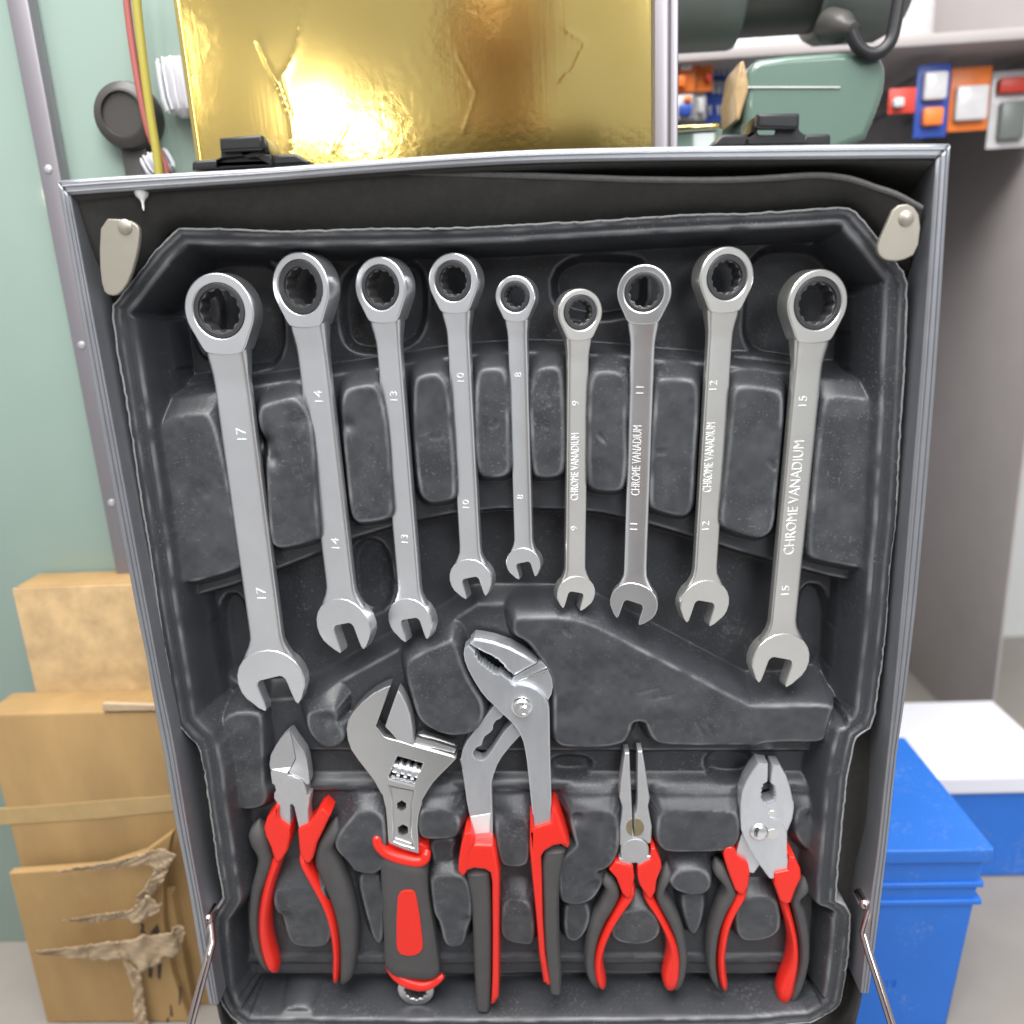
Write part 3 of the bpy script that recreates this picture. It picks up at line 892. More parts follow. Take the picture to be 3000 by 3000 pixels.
xl, zt = Pw(190, 540, FH); xr, _ = Pw(2760, 450, FH)
put('back_panel', box_geo(xl + 4, xr - 4, 36, 40, COUNTER_Z + 1, zt - 12, 1), M['shell'], lid)
put('bottom_wall', box_geo(xl + 40, xr - 40, -20, 36, COUNTER_Z + .5, COUNTER_Z + 12, 1), M['shell'], lid)
# corner brackets
br = slab_px('corner_bracket', P2(296, 640, 372, 643, 398, 655, 410, 674, 404, 735, 381, 818, 352, 862, 322, 868, 300, 850, 290, 760), 31, 33, M['beige'], lid, .5, rnd=1)
x, z = Pw(366, 665, 33)
put('rivet', lathe_geo((x, -32.6, z), (0, -1, 0), [(0, 3.4), (.8, 3.2), (1.4, 2.2), (1.6, .2)]), M['beige'], br)
br = slab_px('corner_bracket', P2(2622, 602, 2598, 655, 2575, 708, 2569, 728, 2576, 750, 2597, 764, 2640, 765, 2688, 742, 2700, 640, 2670, 596), 31, 33, M['beige'], lid, .5, rnd=1)
x, z = Pw(2655, 640, 33)
put('rivet', lathe_geo((x, -32.6, z), (0, -1, 0), [(0, 3.4), (.8, 3.2), (1.4, 2.2), (1.6, .2)]), M['beige'], br)
# white glue blob under the top rail
x, z = Pw(413, 572, 30)
put('glue_blob', lathe_geo((x, -29, z + 2), (.1, -.3, -1), [(0, .3), (.6, 3.2), (2.5, 2.6), (4, 1.2), (5.5, .6), (7.5, .5), (9, .2)], 12), M['pale'], lid)


# latches standing on the top rail
def latch(pan, mirror=False):
    g = lambda *v: q(pan, *v)
    b = lid
    if pan == 'A1':
        base = slab_px('latch', g(492, 1285, 492, 1225, 520, 1208, 668, 1197, 690, 1205, 1095, 1190, 1110, 1165, 1275, 1157, 1380, 1215, 1386, 1242), -6, 22, M['blackm'], b, 1.2)
        slab_px('latch_plate', g(672, 1275, 672, 1205, 712, 1185, 712, 1140, 1020, 1125, 1040, 1160, 1095, 1170, 1098, 1252), 22, 24.5, M['blackm'], base, .5,
                holes=[g(878, 1150, 1018, 1142, 1010, 1168, 990, 1178, 910, 1180, 888, 1168)])
        slab_px('latch_hook', g(698, 1040, 1003, 1014, 1022, 1022, 1030, 1110, 1012, 1130, 712, 1146, 704, 1130), 25.5, 28.5, M['blackm'], base, 1.2, seg=3)
        slab_px('latch_side', g(1003, 1014, 1040, 1030, 1062, 1070, 1082, 1160, 1040, 1160, 1020, 1110), 8, 24, M['blackm'], base, 1)
    else:
        base = slab_px('latch', g(555, 1098, 625, 1018, 650, 1010, 825, 1010, 840, 1035, 1250, 1035, 1262, 1010, 1440, 1008, 1456, 1020, 1456, 1088), -6, 22, M['blackm'], b, 1.2)
        slab_px('latch_plate', g(828, 1092, 828, 1045, 880, 1010, 892, 960, 1212, 962, 1222, 990, 1262, 1020, 1262, 1085), 22, 24.5, M['blackm'], base, .5,
                holes=[g(900, 975, 1042, 975, 1040, 1000, 1022, 1016, 915, 1016, 902, 1004)])
        slab_px('latch_hook', g(905, 855, 1210, 851, 1222, 862, 1218, 955, 1200, 974, 905, 966, 893, 952, 898, 862), 25.5, 28.5, M['blackm'], base, 1.2, seg=3)
        slab_px('latch_side', g(905, 855, 868, 890, 846, 1000, 890, 1005, 900, 960), 8, 24, M['blackm'], base, 1)


latch('A1'); latch('A3')
# wire stays that hold the lid open
def rod(pts, r, name='support_rod'):
    w = [(*Pw(x, y, h), h) for x, y, h in pts]
    P = [Vector((x, -h, z)) for x, z, h in w]
    fine = []
    for i in range(len(P) - 1):
        for k in range(6): fine.append(P[i].lerp(P[i + 1], k / 6))
    fine.append(P[-1])
    return put(name, tube_geo(fine, r, 12), M['rod'], lid)


rod([(616, 2700, 26), (622, 2760, 33), (611, 2800, 38), (590, 2880, 45), (566, 2970, 52), (552, 3030, 56)], 2.3)
rod([(2551, 2660, 30), (2540, 2695, 33), (2529, 2733, 36), (2545, 2790, 42), (2568, 2860, 49), (2592, 2935, 56), (2620, 3025, 64)], 2.1)
for (x0, y0) in ((607, 2697), (2537, 2655)):
    x, z = Pw(x0, y0, 30)
    put('stay_rivet', lathe_geo((x, -20, z), (0, -1, 0), [(0, 3.2), (8, 3.2), (10, 2.6), (11, 1.4), (11.4, .2)], 16), M['rod'], lid)

# ================================================================== wrenches
def wrench(size, C, ry, hole, Rtop, J, Rj, slot, ws, roll, side, marks, lettering, label, warm=False):
    """all lengths in picture px; roll in degrees (positive shows the right flank), side = +1/-1 jaw offset"""
    hc = 11.5 + .02 * ws
    c0 = Vector(Pw(*C, hc)); j0 = Vector(Pw(*J, hc))
    sc = (Vector(Pw(C[0] + 50, C[1], hc)) - Vector(Pw(C[0] - 50, C[1], hc))).length / 100
    scj = (Vector(Pw(J[0] + 50, J[1], hc)) - Vector(Pw(J[0] - 50, J[1], hc))).length / 100
    R = Rtop * sc / 1.05; ri = ry * sc / 1.045; rh = hole * sc / 1.045
    rl = math.radians(roll); cr = math.cos(rl)
    rj = Rj * scj / cr; sl = slot * scj / 2 / cr; wd = 1.07 * ws * (sc + scj) / 2 / cr / 2
    A2 = (j0 - c0); L = A2.length; A2.normalize()
    A = Vector((A2.x, 0, A2.y)); B0 = Vector((-A2.y, 0, A2.x))          # A points to the jaw, B0 to the right
    if B0.x < 0: B0 = -B0
    N0 = Vector((0, -1, 0))
    B = B0 * cr - N0 * math.sin(rl); N = N0 * cr + B0 * math.sin(rl)
    B = B0 * cr + N0 * math.sin(rl); N = N0 * cr - B0 * math.sin(rl)
    O = Vector((c0.x, -hc, c0.y))
    fm = lambda a, b, w: tuple(O + A * a + B * b + N * w)
    tR = 4.3 + .34 * R; ts = 3.2 + .12 * R; tj = ts + 1.6
    t = thing('ratchet_wrench', label, 'wrench', tuple(O), 'ratchet combination wrenches in the tray')
    mt = M['satinw'] if warm else M['satin']
    # ring head outline
    out = []
    a_end, b_end = .97 * R, .645 * R
    th0 = math.radians(65)
    for k in range(41):
        th = th0 + (2 * math.pi - 2 * th0) * k / 40
        out.append((R * math.cos(th), R * math.sin(th)))
    tail = [(a_end, -b_end)] + [(a_end + .06 * R + .15 * R * math.cos(s), -b_end * .93 * math.sin(s)) for s in np.linspace(1.3, -1.3, 11)] + [(a_end, b_end)]
    out += tail
    circ = [(ri * math.cos(x), ri * math.sin(x)) for x in np.linspace(0, 2 * math.pi, 49)[:-1]]
    g1 = slab_geo(out, -tR / 2, tR / 2, .7, [circ], fm, 3)
    # shank
    st = []
    for s in np.linspace(0, 1, 40):
        a = R * .98 + (L - R * .98 - rj * .30) * s
        u = (a - R * .98) / (R * 1.1); v = (L - rj * .45 - a) / (rj * .95)
        sm1 = float(smst(np.array(u))); sm2 = float(smst(np.array(v)))
        half = wd + (max(.60 * R, wd) - wd) * (1 - sm1) ** 1.3 + (.80 * rj - wd) * (1 - sm2) ** 1.5
        th = ts + (tR * .93 - ts) * (1 - sm1) ** 1.4 + (tj * .97 - ts) * (1 - sm2) ** 1.2
        st.append((a, half, th / 2))
    V, F = [], []
    m = 20
    for a, half, th in st:
        for k in range(m):
            w = 2 * math.pi * (k + .5) / m
            cw, sw = math.cos(w), math.sin(w)
            b = math.copysign(abs(cw) ** .28, cw) * half; hh = math.copysign(abs(sw) ** .42, sw) * th
            V.append(fm(a, b, hh))
    for i in range(len(st) - 1):
        for k in range(m):
            x, y = i * m + k, i * m + (k + 1) % m
            F.append((x, y, y + m, x + m))
    F.append(tuple(range(m))[::-1]); F.append(tuple(range((len(st) - 1) * m, len(st) * m)))
    # jaw
    s = sl / rj
    half = [(-.06, 0), (-.06, s - .14), (-.02, s - .06), (.06, s - .01), (.14, s), (.55, s + .005), (.78, s + .015), (.87, s + .075), (.74, s + .24), (.56, .80), (.38, .93), (.15, 1.0),
            (-.12, 1.0), (-.38, .92), (-.6, .77), (-.78, .55), (-.88, .28), (-.91, 0)]
    pts = half + [(a, -b) for a, b in half[-2:0:-1]]
    an = math.radians(15) * side
    ca, sa = math.cos(an), math.sin(an)
    jo = [(L + rj * (a * ca - b * sa), rj * (a * sa + b * ca)) for a, b in pts]
    g3 = slab_geo(jo, -tj / 2, tj / 2, .030 * rj, (), fm, 3)
    body = put('body', join(g1, (V, F, []), g3), mt, t, 32); fix_normals(body)
    # ratchet insert with twelve-point hole
    ins = [(ri * .985 * math.cos(x), ri * .985 * math.sin(x)) for x in np.linspace(0, 2 * math.pi, 49)[:-1]]
    tw = []
    for k in range(72):
        x = 2 * math.pi * k / 72
        tw.append(((rh * (.93 + .055 * math.cos(12 * x))) * math.cos(x), (rh * (.93 + .055 * math.cos(12 * x))) * math.sin(x)))
    io = put('ratchet_insert', slab_geo(ins, -tR / 2 + .4, tR / 2 - 1.3, .2, [tw], fm), M['steel'], t); fix_normals(io)
    lip = [(rh * math.cos(x), rh * math.sin(x)) for x in np.linspace(0, 2 * math.pi, 49)[:-1]]
    fix_normals(put('retaining_ring', slab_geo(ins, tR / 2 - 1.4, tR / 2 - .12, .3, [lip], fm), M['insert'], io))
    # marks (text reads from jaw to ring)
    for body_t, (mx, my), hpx, name in [(str(size), marks[0], None, 'size_marking'), (str(size), marks[1], None, 'size_marking')] + \
            ([('CHROME VANADIUM', lettering[0], lettering[1], 'lettering')] if lettering else []):
        p = Vector(Pw(mx, my, hc + 2))
        rel = p - Vector((O.x, O.z)); a0 = rel.dot(A2); b0 = rel.dot(Vector((B0.x, B0.z))) / cr
        tv, tf = text_geo(body_t, 1.0)
        tv = np.array(tv)
        if name == 'lettering':
            ln = hpx * (sc + scj) / 2; wdt = tv[:, 0].max() - tv[:, 0].min(); hgt = tv[:, 1].max() - tv[:, 1].min()
            kx = ln / wdt; ky = min(.74 * wd / hgt, 1.9 * kx)
        else:
            hgt = tv[:, 1].max() - tv[:, 1].min(); ky = (.36 * wd + 1.5) / hgt; kx = ky * 1.05
        vv = [fm(a0 - x * kx, b0 - y * ky, ts / 2 - .05 + (zz + .12) * 1.4) for x, y, zz in tv]
        fix_normals(put(name, (vv, tf, []), M['stamp'], t, smooth=False))
    return t


wrench(17, (656, 910), 81, 66, 110, (800, 1985), 102, 91, 97, 6, 1, ((712, 1275), (770, 1741)), None,
       'largest satin chrome ratchet wrench, stamped 17, between blocks beside the side cutters')
wrench(14, (897, 841), 79.6, 59, 102, (1014, 1827), 86, 68, 86, 20, 1, ((941, 1164), (990, 1594)), None,
       'satin chrome ratchet wrench stamped 14 next to the wrench stamped 17')
wrench(13, (1128, 842), 66, 53, 90, (1209, 1811), 68, 62, 67, 22, 1, ((1161, 1162), (1192, 1580)), None,
       'satin chrome ratchet wrench stamped 13 between the ones stamped 14 and 10')
wrench(10, (1337, 823), 59.6, 45, 82, (1384, 1691), 63, 53, 60, 18, 1, ((1355, 1108), (1370, 1479)), None,
       'satin chrome ratchet wrench stamped 10 beside the smallest wrench')
wrench(8, (1515, 869), 45.4, 33, 63, (1537, 1646), 50, 44, 52, 15, 1, ((1522, 1098), (1528, 1456)), None,
       'smallest satin chrome ratchet wrench, stamped 8')
wrench(9, (1693, 915), 52, 37, 71, (1683, 1733), 56, 46, 57, -16, -1, ((1683, 1181), (1679, 1547)), ((1681, 1368), 200),
       'small warm toned ratchet wrench stamped 9 and CHROME VANADIUM', True)
wrench(11, (1888, 856), 58.6, 47, 82, (1858, 1762), 68, 58, 63, 10, -1, ((1878, 1143), (1860, 1543)), ((1868, 1350), 208),
       'satin chrome ratchet wrench stamped 11 and CHROME VANADIUM')
wrench(12, (2117, 813), 67, 51, 91, (2058, 1761), 75, 64, 68, -16, -1, ((2085, 1131), (2063, 1541)), ((2073, 1340), 208),
       'warm toned ratchet wrench stamped 12 and CHROME VANADIUM', True)
wrench(15, (2380, 889), 79, 64, 102, (2280, 1927), 90, 78, 80, -14, -1, ((2347, 1177), (2297, 1731)), ((2322, 1460), 347),
       'large warm toned ratchet wrench stamped 15 with wide CHROME VANADIUM lettering', True)

# ================================================================== side cutters
def root_at(name, label, px, py):
    x, z = Pw(px, py, 6)
    return thing(name, label, 'adjustable wrench' if name.startswith('adj') else 'pliers', (x, -6, z))


t = root_at('side_cutters', 'diagonal side cutters with pointed jaws and red and black handles', 846, 2850)
g = lambda *v: q('E7', *v)
HT = 15.
slab_px('jaw', g(735, 735, 800, 740, 900, 790, 980, 890, 1005, 960, 1005, 1020, 1045, 1040, 1045, 1110, 1025, 1220, 1035, 1420, 900, 1500, 830, 1180, 800, 1140, 775, 1150,
                 775, 1400, 765, 1480, 620, 1400, 600, 1250, 590, 1130, 545, 1060, 545, 990, 575, 960, 550, 870, 515, 850, 495, 680, 515, 652, 730, 702), 7, HT, M['grey'], t, .4)
def facet(name, pts, tops, m, parent, h0=7):
    o = pl(pts, HT)
    ob = put(name, slab_geo(o, h0, HT, .15, (), std, 1, tops), m, parent); return fix_normals(ob)


facet('cutting_edge', g(752, 122, 640, 220, 560, 330, 500, 440, 480, 570, 492, 650, 515, 652, 730, 702, 765, 655, 800, 585, 820, 545, 798, 420, 772, 250),
      [13.6, 14.6, 14.8, 15, 15, 15, 15, 14.6, 12.6, 11.8, 11.6, 11.6, 12.2], M['grey'], t)
facet('cutting_edge', g(764, 122, 840, 240, 960, 400, 1002, 520, 1028, 680, 1042, 830, 1036, 868, 1000, 868, 905, 788, 800, 735, 742, 708, 772, 660, 812, 588, 830, 545, 806, 420, 778, 250),
      [13.6, 14.4, 14.4, 14.4, 14.6, 14.6, 14.6, 14.6, 14.4, 14., 13.6, 12.6, 11.8, 11.6, 11.6, 12.2], M['grey'], t)
x, z = pl(g(830, 900), 15)[0]
put('pivot_disc', lathe_geo((x, -14.8, z), (0, -1, 0), [(0, 6.2), (.25, 6.1), (.3, 6.0), (.3, .2)], 32), M['grey'], t, 12)
gD = lambda *v: q('D1', *v)
hn = put('handle', loft_geo(gD(885, 490, 862, 570, 890, 650, 938, 730, 918, 850, 882, 1000, 878, 1200, 905, 1350, 950, 1460, 1010, 1560), gD(985, 500, 1005, 570, 1030, 660, 1052, 760, 1018, 880, 975, 1000, 960, 1180, 975, 1340, 1005, 1450, 1050, 1570), 8.5, (7, 7.5, 7.5, 7)), M['grip'], t)
fix_normals(hn)
fix_normals(put('red_core', strip_geo(gD(1072, 770, 1030, 900, 998, 1050, 985, 1200, 998, 1340, 1030, 1460, 1072, 1565), [15, 16, 17, 17, 18, 18, 14], 9, (7, 7.2, 6.8)), M['red'], hn))
slab_px('red_collar', g(568, 1165, 604, 1185, 612, 1345, 640, 1395, 765, 1478, 770, 1600, 735, 1800, 660, 1925, 600, 1975, 540, 1932, 490, 1750, 420, 1600, 396, 1480, 440, 1340, 520, 1250), 3, 17.2, M['red'], hn, 1.4, seg=3)
hn = put('handle', loft_geo(gD(1420, 480, 1395, 560, 1350, 660, 1335, 770, 1375, 870, 1430, 1000, 1475, 1130, 1505, 1280, 1515, 1420, 1512, 1560, 1495, 1650), gD(1548, 490, 1535, 570, 1475, 660, 1515, 760, 1562, 880, 1605, 1000, 1635, 1150, 1645, 1300, 1638, 1430, 1610, 1580, 1530, 1655), 8.5, (7, 7.5, 7.5, 7)), M['grip'], t)
fix_normals(hn)
fix_normals(put('red_core', strip_geo(gD(1275, 780, 1335, 890, 1400, 1010, 1450, 1130, 1480, 1260, 1494, 1400, 1492, 1540, 1485, 1645), [13, 12, 11.5, 11.5, 11.5, 11, 11, 10], 9, (7, 7.2, 6.8)), M['red'], hn))
slab_px('red_collar', g(1238, 1200, 1335, 1310, 1250, 1500, 1150, 1700, 1100, 1900, 1060, 1975, 1000, 1990, 945, 1935, 900, 1800, 880, 1520, 900, 1490, 1040, 1425, 1095, 1375, 1160, 1250), 3, 17.2, M['red'], hn, 1.4, seg=3)

# ================================================================== adjustable wrench
t = root_at('adjustable_wrench', 'satin steel adjustable wrench with knurled wheel and black and red handle', 1205, 2900)
g = lambda *v: q('E1', *v); g4 = lambda *v: q('E4', *v); g2 = lambda *v: q('D2', *v)
AH = 16.
body = g(790, 240, 600, 775, 580, 815, 700, 960, 800, 995, 905, 1020, 1110, 1085, 1400, 1165, 1690, 1250, 1722, 1215, 1720, 1275, 1650, 1350, 1560, 1440, 1470, 1530, 1390, 1620, 1310, 1740, 1250, 1850, 1222, 1925) + \
    g4(850, 120, 805, 280, 790, 450, 800, 620, 808, 830, 600, 775, 395, 690, 370, 650, 355, 400, 338, 200, 290, 0) + \
    g(640, 1740, 560, 1590, 440, 1430, 330, 1290, 230, 1140, 182, 1000, 165, 850, 190, 720, 260, 610, 400, 460, 560, 340, 700, 268)
window = g(890, 1238, 1070, 1285, 1250, 1338, 1220, 1430, 1175, 1530, 1130, 1622, 950, 1580, 758, 1532, 795, 1470, 850, 1320)
recess = g(765, 1655, 1120, 1722, 1105, 1850) + g4(702, 100, 690, 540, 738, 755, 600, 715, 448, 662, 445, 560, 432, 100)
bo = slab_px('body', body, 7, AH, M['nickel'], t, .7, [window, recess], seg=3)
hexes = []
for cxp, cyp, r in ((562, 150, 72), (582, 495, 80)):
    hexes.append(g4(*[c for k in range(6) for c in (cxp + r * math.sin(k * math.pi / 3), cyp + r * math.cos(k * math.pi / 3))]))
slab_px('recess_floor', [p for p in chaikin([((x - 1205) * 1.03 + 1205, y) for x, y in recess], 0)], 8, AH - 1.6, M['nickel'], bo, .5, hexes)
slab_px('window_lip', g(760, 1536, 950, 1583, 1130, 1626, 1135, 1668, 1120, 1678, 950, 1628, 760, 1575), 12, AH + .15, M['bright'], bo, .4)
slab_px('bevel_facet', g4(472, 612, 700, 690, 732, 745, 700, 748, 452, 660), 12, AH - .7, M['bright'], bo, .3)
slab_px('movable_jaw', g(895, 303, 950, 370, 1022, 510, 1072, 650, 1102, 830, 1118, 1080, 905, 1022, 800, 910, 715, 822, 760, 680, 830, 480), 7.5, AH - .3, M['grey'], t, .8, seg=3)
slab_px('jaw_rail', g(1110, 1075, 1165, 965, 1420, 1030, 1690, 1120, 1722, 1150, 1690, 1192, 1400, 1120), 8, 13.5, M['nickel'], t, .5)
slab_px('jaw_rail', g(1160, 930, 1250, 912, 1480, 985, 1695, 1060, 1730, 1105, 1712, 1130, 1450, 1045, 1160, 965), 7, 10.5, M['nickel'], t, .5)
p0 = pl(g(835, 1385), 12)[0]; p1 = pl(g(1215, 1475), 12)[0]
o0 = Vector((p0[0], -11.2, p0[1])); o1 = Vector((p1[0], -11.2, p1[1])); ln = (o1 - o0).length
prof = [(0, .5), (.05, 3.4), (ln * .14, 3.5)]
for c in (.24, .5, .76):
    prof += [(ln * (c - .085), 3.3), (ln * (c - .05), 4.9), (ln * (c + .05), 4.9), (ln * (c + .085), 3.3)]
prof += [(ln * .9, 3.5), (ln - .05, 3.4), (ln, .5)]
kn = put('knurled_wheel', lathe_geo(o0, o1 - o0, prof, 30), M['zinc'], t, 25)
fix_normals(kn)
hx = [(1114, 2470), (1118, 2560), (1124, 2682), (1127, 2760), (1132, 2848)]
hy = [(1256, 2500), (1259, 2589), (1265, 2640), (1281, 2735), (1297, 2862)]
hd = fix_normals(put('handle', loft_geo(hx, hy, 9.5, (8, 8.5, 8.6, 8.4), power=3.4, cap=2), M['grip'], t))
slab_px('red_inlay', g2(110, 1030, 128, 1003, 152, 990, 208, 990, 228, 1005, 242, 1045, 265, 1180, 285, 1350, 285, 1400, 262, 1432, 225, 1448, 180, 1452, 130, 1440, 108, 1412, 100, 1375, 100, 1200), 14, 18.45, M['red'], hd, .35)
cp = smoothline(g4(215, 570, 235, 690, 330, 790, 480, 860, 640, 905, 790, 930, 890, 900, 920, 800), 30)
cw = [Pw(x, y, 14) for x, y in cp]
put('red_collar', tube_geo([(x, -14 + (1.5 if i in (0, 29) else 0), z) for i, (x, z) in enumerate(cw)], [2.2 + 1.5 * math.sin(math.pi * i / 29) ** .5 for i in range(30)], 14), M['red'], hd)
slab_px('collar_back', g4(190, 610, 200, 560, 340, 525, 420, 560, 850, 690, 935, 740, 960, 850, 900, 980, 600, 930, 300, 820), 2, 12.5, M['red'], hd, 1.5, seg=3)
band = smoothline(g2(28, 1530, 100, 1590, 200, 1632, 320, 1652, 428, 1612), 24)
bw = [Pw(x, y, 13) for x, y in band]
put('red_band', tube_geo([(x, -13.5 + 3 * abs(i / 11.5 - 1) ** 2, z) for i, (x, z) in enumerate(bw)], [1.6 + 2.2 * math.sin(math.pi * i / 23) ** .6 for i in range(24)], 12), M['red'], hd)
rc = q('D2', 240, 1672)[0]
rx, rz = Pw(*rc, 10); rs = abs(Pw(rc[0] + 53, rc[1], 10)[0] - rx)
circ = [(rx + rs * math.cos(a), rz + rs * math.sin(a)) for a in np.linspace(0, 2 * math.pi, 41)[:-1]]
tw = [(rx + rs * .60 * (1 + .07 * math.cos(12 * a)) * math.cos(a), rz + rs * .60 * (1 + .07 * math.cos(12 * a)) * math.sin(a)) for a in np.linspace(0, 2 * math.pi, 73)[:-1]]
put('hanging_ring', slab_geo(circ, 6, 12.5, .8, [tw], std, 3), M['nickel'], t)

# ================================================================== water pump pliers
t = root_at('water_pump_pliers', 'zinc water pump pliers with serrated curved jaws and long red and black handles', 1500, 2930)
g = lambda *v: q('E2', *v); g3 = lambda *v: q('E3', *v)
front = g(200, 292, 145, 340, 135, 420, 150, 510, 200, 640, 280, 790, 380, 950, 470, 1060, 560, 1140, 690, 1270, 850, 1420, 920, 1520, 980, 1660, 1010, 1800) + \
    g3(1030, 480, 1060, 750, 1090, 1050, 1120, 1300, 1135, 1520, 1375, 1450, 1380, 1000, 1370, 700, 1360, 300) + \
    g(1355, 1350, 1350, 1180, 1325, 1090, 1270, 1010, 1180, 930, 1080, 880, 980, 855, 900, 850, 865, 868, 815, 842, 790, 795, 700, 720, 655, 690, 622, 712, 585, 690, 560, 690, 545, 655, 512, 655,
      500, 622, 470, 625, 455, 590, 430, 590, 420, 560, 392, 570, 375, 530, 352, 525, 340, 490, 330, 458, 300, 450, 300, 395, 250, 340)
fl = slab_px('front_lever', front, 10, 18.5, M['zinc'], t, .6)
upper = g(212, 272, 285, 195, 380, 205, 560, 240, 800, 325, 990, 425, 1180, 552, 1000, 650, 870, 722, 848, 728, 800, 690, 760, 665, 742, 640, 712, 612, 702, 582, 668, 552, 640, 530, 618, 500, 585, 492,
          560, 470, 520, 445, 490, 430, 455, 420, 420, 402, 330, 352, 270, 322)
rear = slab_px('rear_jaw', upper, 7, 18, M['zinc'], t, 1.6, seg=3)
plate = g(850, 730, 870, 720, 1000, 650, 1180, 550, 1238, 512, 1310, 590, 1335, 640, 1390, 770, 1402, 880, 1380, 990, 1330, 1085, 1200, 1200, 900, 1200, 700, 1000, 800, 830)
slab_px('pivot_plate', plate, 6, 15.2, M['zinc'], t, .6)
put('plate_rib', slab_geo(pl(g(880, 800, 1320, 600, 1338, 645, 890, 812), 15.8), 14, 15.8, .3), M['bright'], t)
arm_o = g(640, 1050, 560, 1150, 460, 1280, 300, 1490, 180, 1650, 120, 1780, 97, 1900) + g3(97, 450, 112, 600, 140, 750, 180, 1050, 230, 1300, 290, 1700, 545, 1700, 548, 1400, 540, 1100, 530, 800, 560, 680, 610, 540, 680, 420, 800, 270, 940, 120) + \
    g(1100, 1380, 1180, 1200, 1000, 1050)
slot = g(800, 1180, 690, 1290, 660, 1330, 592, 1362, 556, 1420, 547, 1490, 510, 1530, 430, 1590, 405, 1650, 392, 1708, 320, 1740, 275, 1795) + g3(265, 385, 300, 448, 375, 478, 440, 460, 500, 390) + g(700, 1530, 830, 1385, 930, 1260)
slab_px('rear_lever', arm_o, 5.5, 13.5, M['zinc'], t, .5, [slot])
slab_px('worn_patch', g3(235, 1270, 515, 1225, 500, 1495, 300, 1515), 13, 13.75, M['stamp'], t, .2)
bx_, bz_ = pl(g(960, 1160), 18.5)[0]
nut = [(bx_ + 5.4 * math.cos(k * math.pi / 3 + .3), bz_ + 5.4 * math.sin(k * math.pi / 3 + .3)) for k in range(6)]
no = put('pivot_nut', join(lathe_geo((bx_, -18.2, bz_), (0, -1, 0), [(0, 5.7), (.7, 5.6), (.9, 4.8), (1., .2)], 32), slab_geo(chaikin(nut, 1), 18.5, 21.8, .7, (), std, 3)), M['bright'], t)
bx_, bz_ = pl(g(985, 1210), 22)[0]
put('bolt_end', lathe_geo((bx_, -21.5, bz_), (0, -1, 0), [(0, 2.9), (1.6, 2.8), (2., 2.3), (2.0, 1.8), (1.5, 1.6), (1.5, .1)], 24), M['bright'], no)
h1 = slab_px('handle', g2(575, 620, 622, 585, 650, 668, 780, 668, 797, 695, 826, 860, 828, 900, 826, 1300, 826, 1600, 825, 1740, 800, 1788, 770, 1802, 778, 1600, 780, 1300, 776, 940, 762, 868, 725, 846, 650, 836, 605, 852, 582, 884, 560, 886, 536, 850, 540, 770), 2, 19.8, M['red'], t, 1.8, seg=3)
slab_px('collar_lip', g2(582, 590, 622, 580, 652, 664, 630, 690, 605, 760, 600, 850, 580, 886, 558, 886, 535, 850, 541, 770, 560, 660), 2, 20.2, M['red'], h1, 1.2, seg=3)
fix_normals(put('grip', loft_geo(g2(588, 775, 612, 900, 634, 1010, 642, 1150, 648, 1300, 655, 1500, 663, 1660, 672, 1800), g2(766, 770, 774, 900, 778, 1010, 781, 1150, 781, 1300, 780, 1500, 776, 1660, 762, 1812), 10.5, (7.6, 8, 8, 7.6), power=3.6, cap=1), M['grip'], h1))
h2 = slab_px('handle', g2(1045, 490, 1062, 470, 1072, 552, 1192, 512, 1200, 425, 1216, 412, 1240, 440, 1325, 668, 1312, 690, 1268, 668, 1215, 676, 1152, 712, 1126, 752, 1130, 900, 1137, 1200, 1152, 1450, 1190, 1655, 1182, 1670, 1138, 1640, 1110, 1450, 1086, 1150, 1060, 900, 1042, 700), 2, 20.6, M['red'], t, 1.8, seg=3)
slab_px('collar_lip', g2(1200, 425, 1216, 412, 1240, 440, 1325, 668, 1312, 692, 1268, 668, 1240, 560, 1196, 512), 2, 20.4, M['red'], h2, 1.2, seg=3)
fix_normals(put('grip', loft_geo(g2(1150, 610, 1124, 740, 1130, 900, 1136, 1200, 1150, 1420, 1170, 1560, 1192, 1668), g2(1308, 600, 1275, 760, 1254, 900, 1252, 1200, 1262, 1420, 1268, 1560, 1262, 1685), 11.5, (8, 8.2, 8, 7.6), power=3.6, cap=1), M['grip'], h2))

# ================================================================== needle nose pliers
t = root_at('needle_nose_pliers', 'long needle nose pliers with slim tapering tips and red and black handles', 1865, 2880)
g = lambda *v: q('E5', *v); g6 = lambda *v: q('E6', *v); g3d = lambda *v: q('D3', *v)
NH = 15.
slab_px('jaw', g(630, 132, 695, 126, 706, 350, 720, 650, 735, 950, 742, 1200, 765, 1320, 860, 1345, 930, 1400, 968, 1460, 976, 1530, 960, 1590, 1000, 1590, 1002, 1680, 825, 1750, 802, 1690, 735, 1690, 728, 1740, 548, 1680, 545, 1600,
               590, 1630, 568, 1540, 575, 1440, 556, 1440, 560, 1180, 580, 1060, 597, 900, 552, 760, 570, 560, 592, 400, 612, 250), 6, NH, M['grey'], t, 1.0, seg=3)
slab_px('jaw', g(815, 106, 880, 102, 922, 350, 957, 600, 986, 770, 962, 890, 1000, 1100, 1016, 1175, 1006, 1400, 962, 1420, 905, 1368, 850, 1340, 775, 1328, 768, 1250, 760, 1150, 772, 1000, 802, 960, 812, 800, 810, 500), 6, NH - .4, M['grey'], t, 1.0, seg=3)
x, z = pl(g(775, 1180), NH)[0]
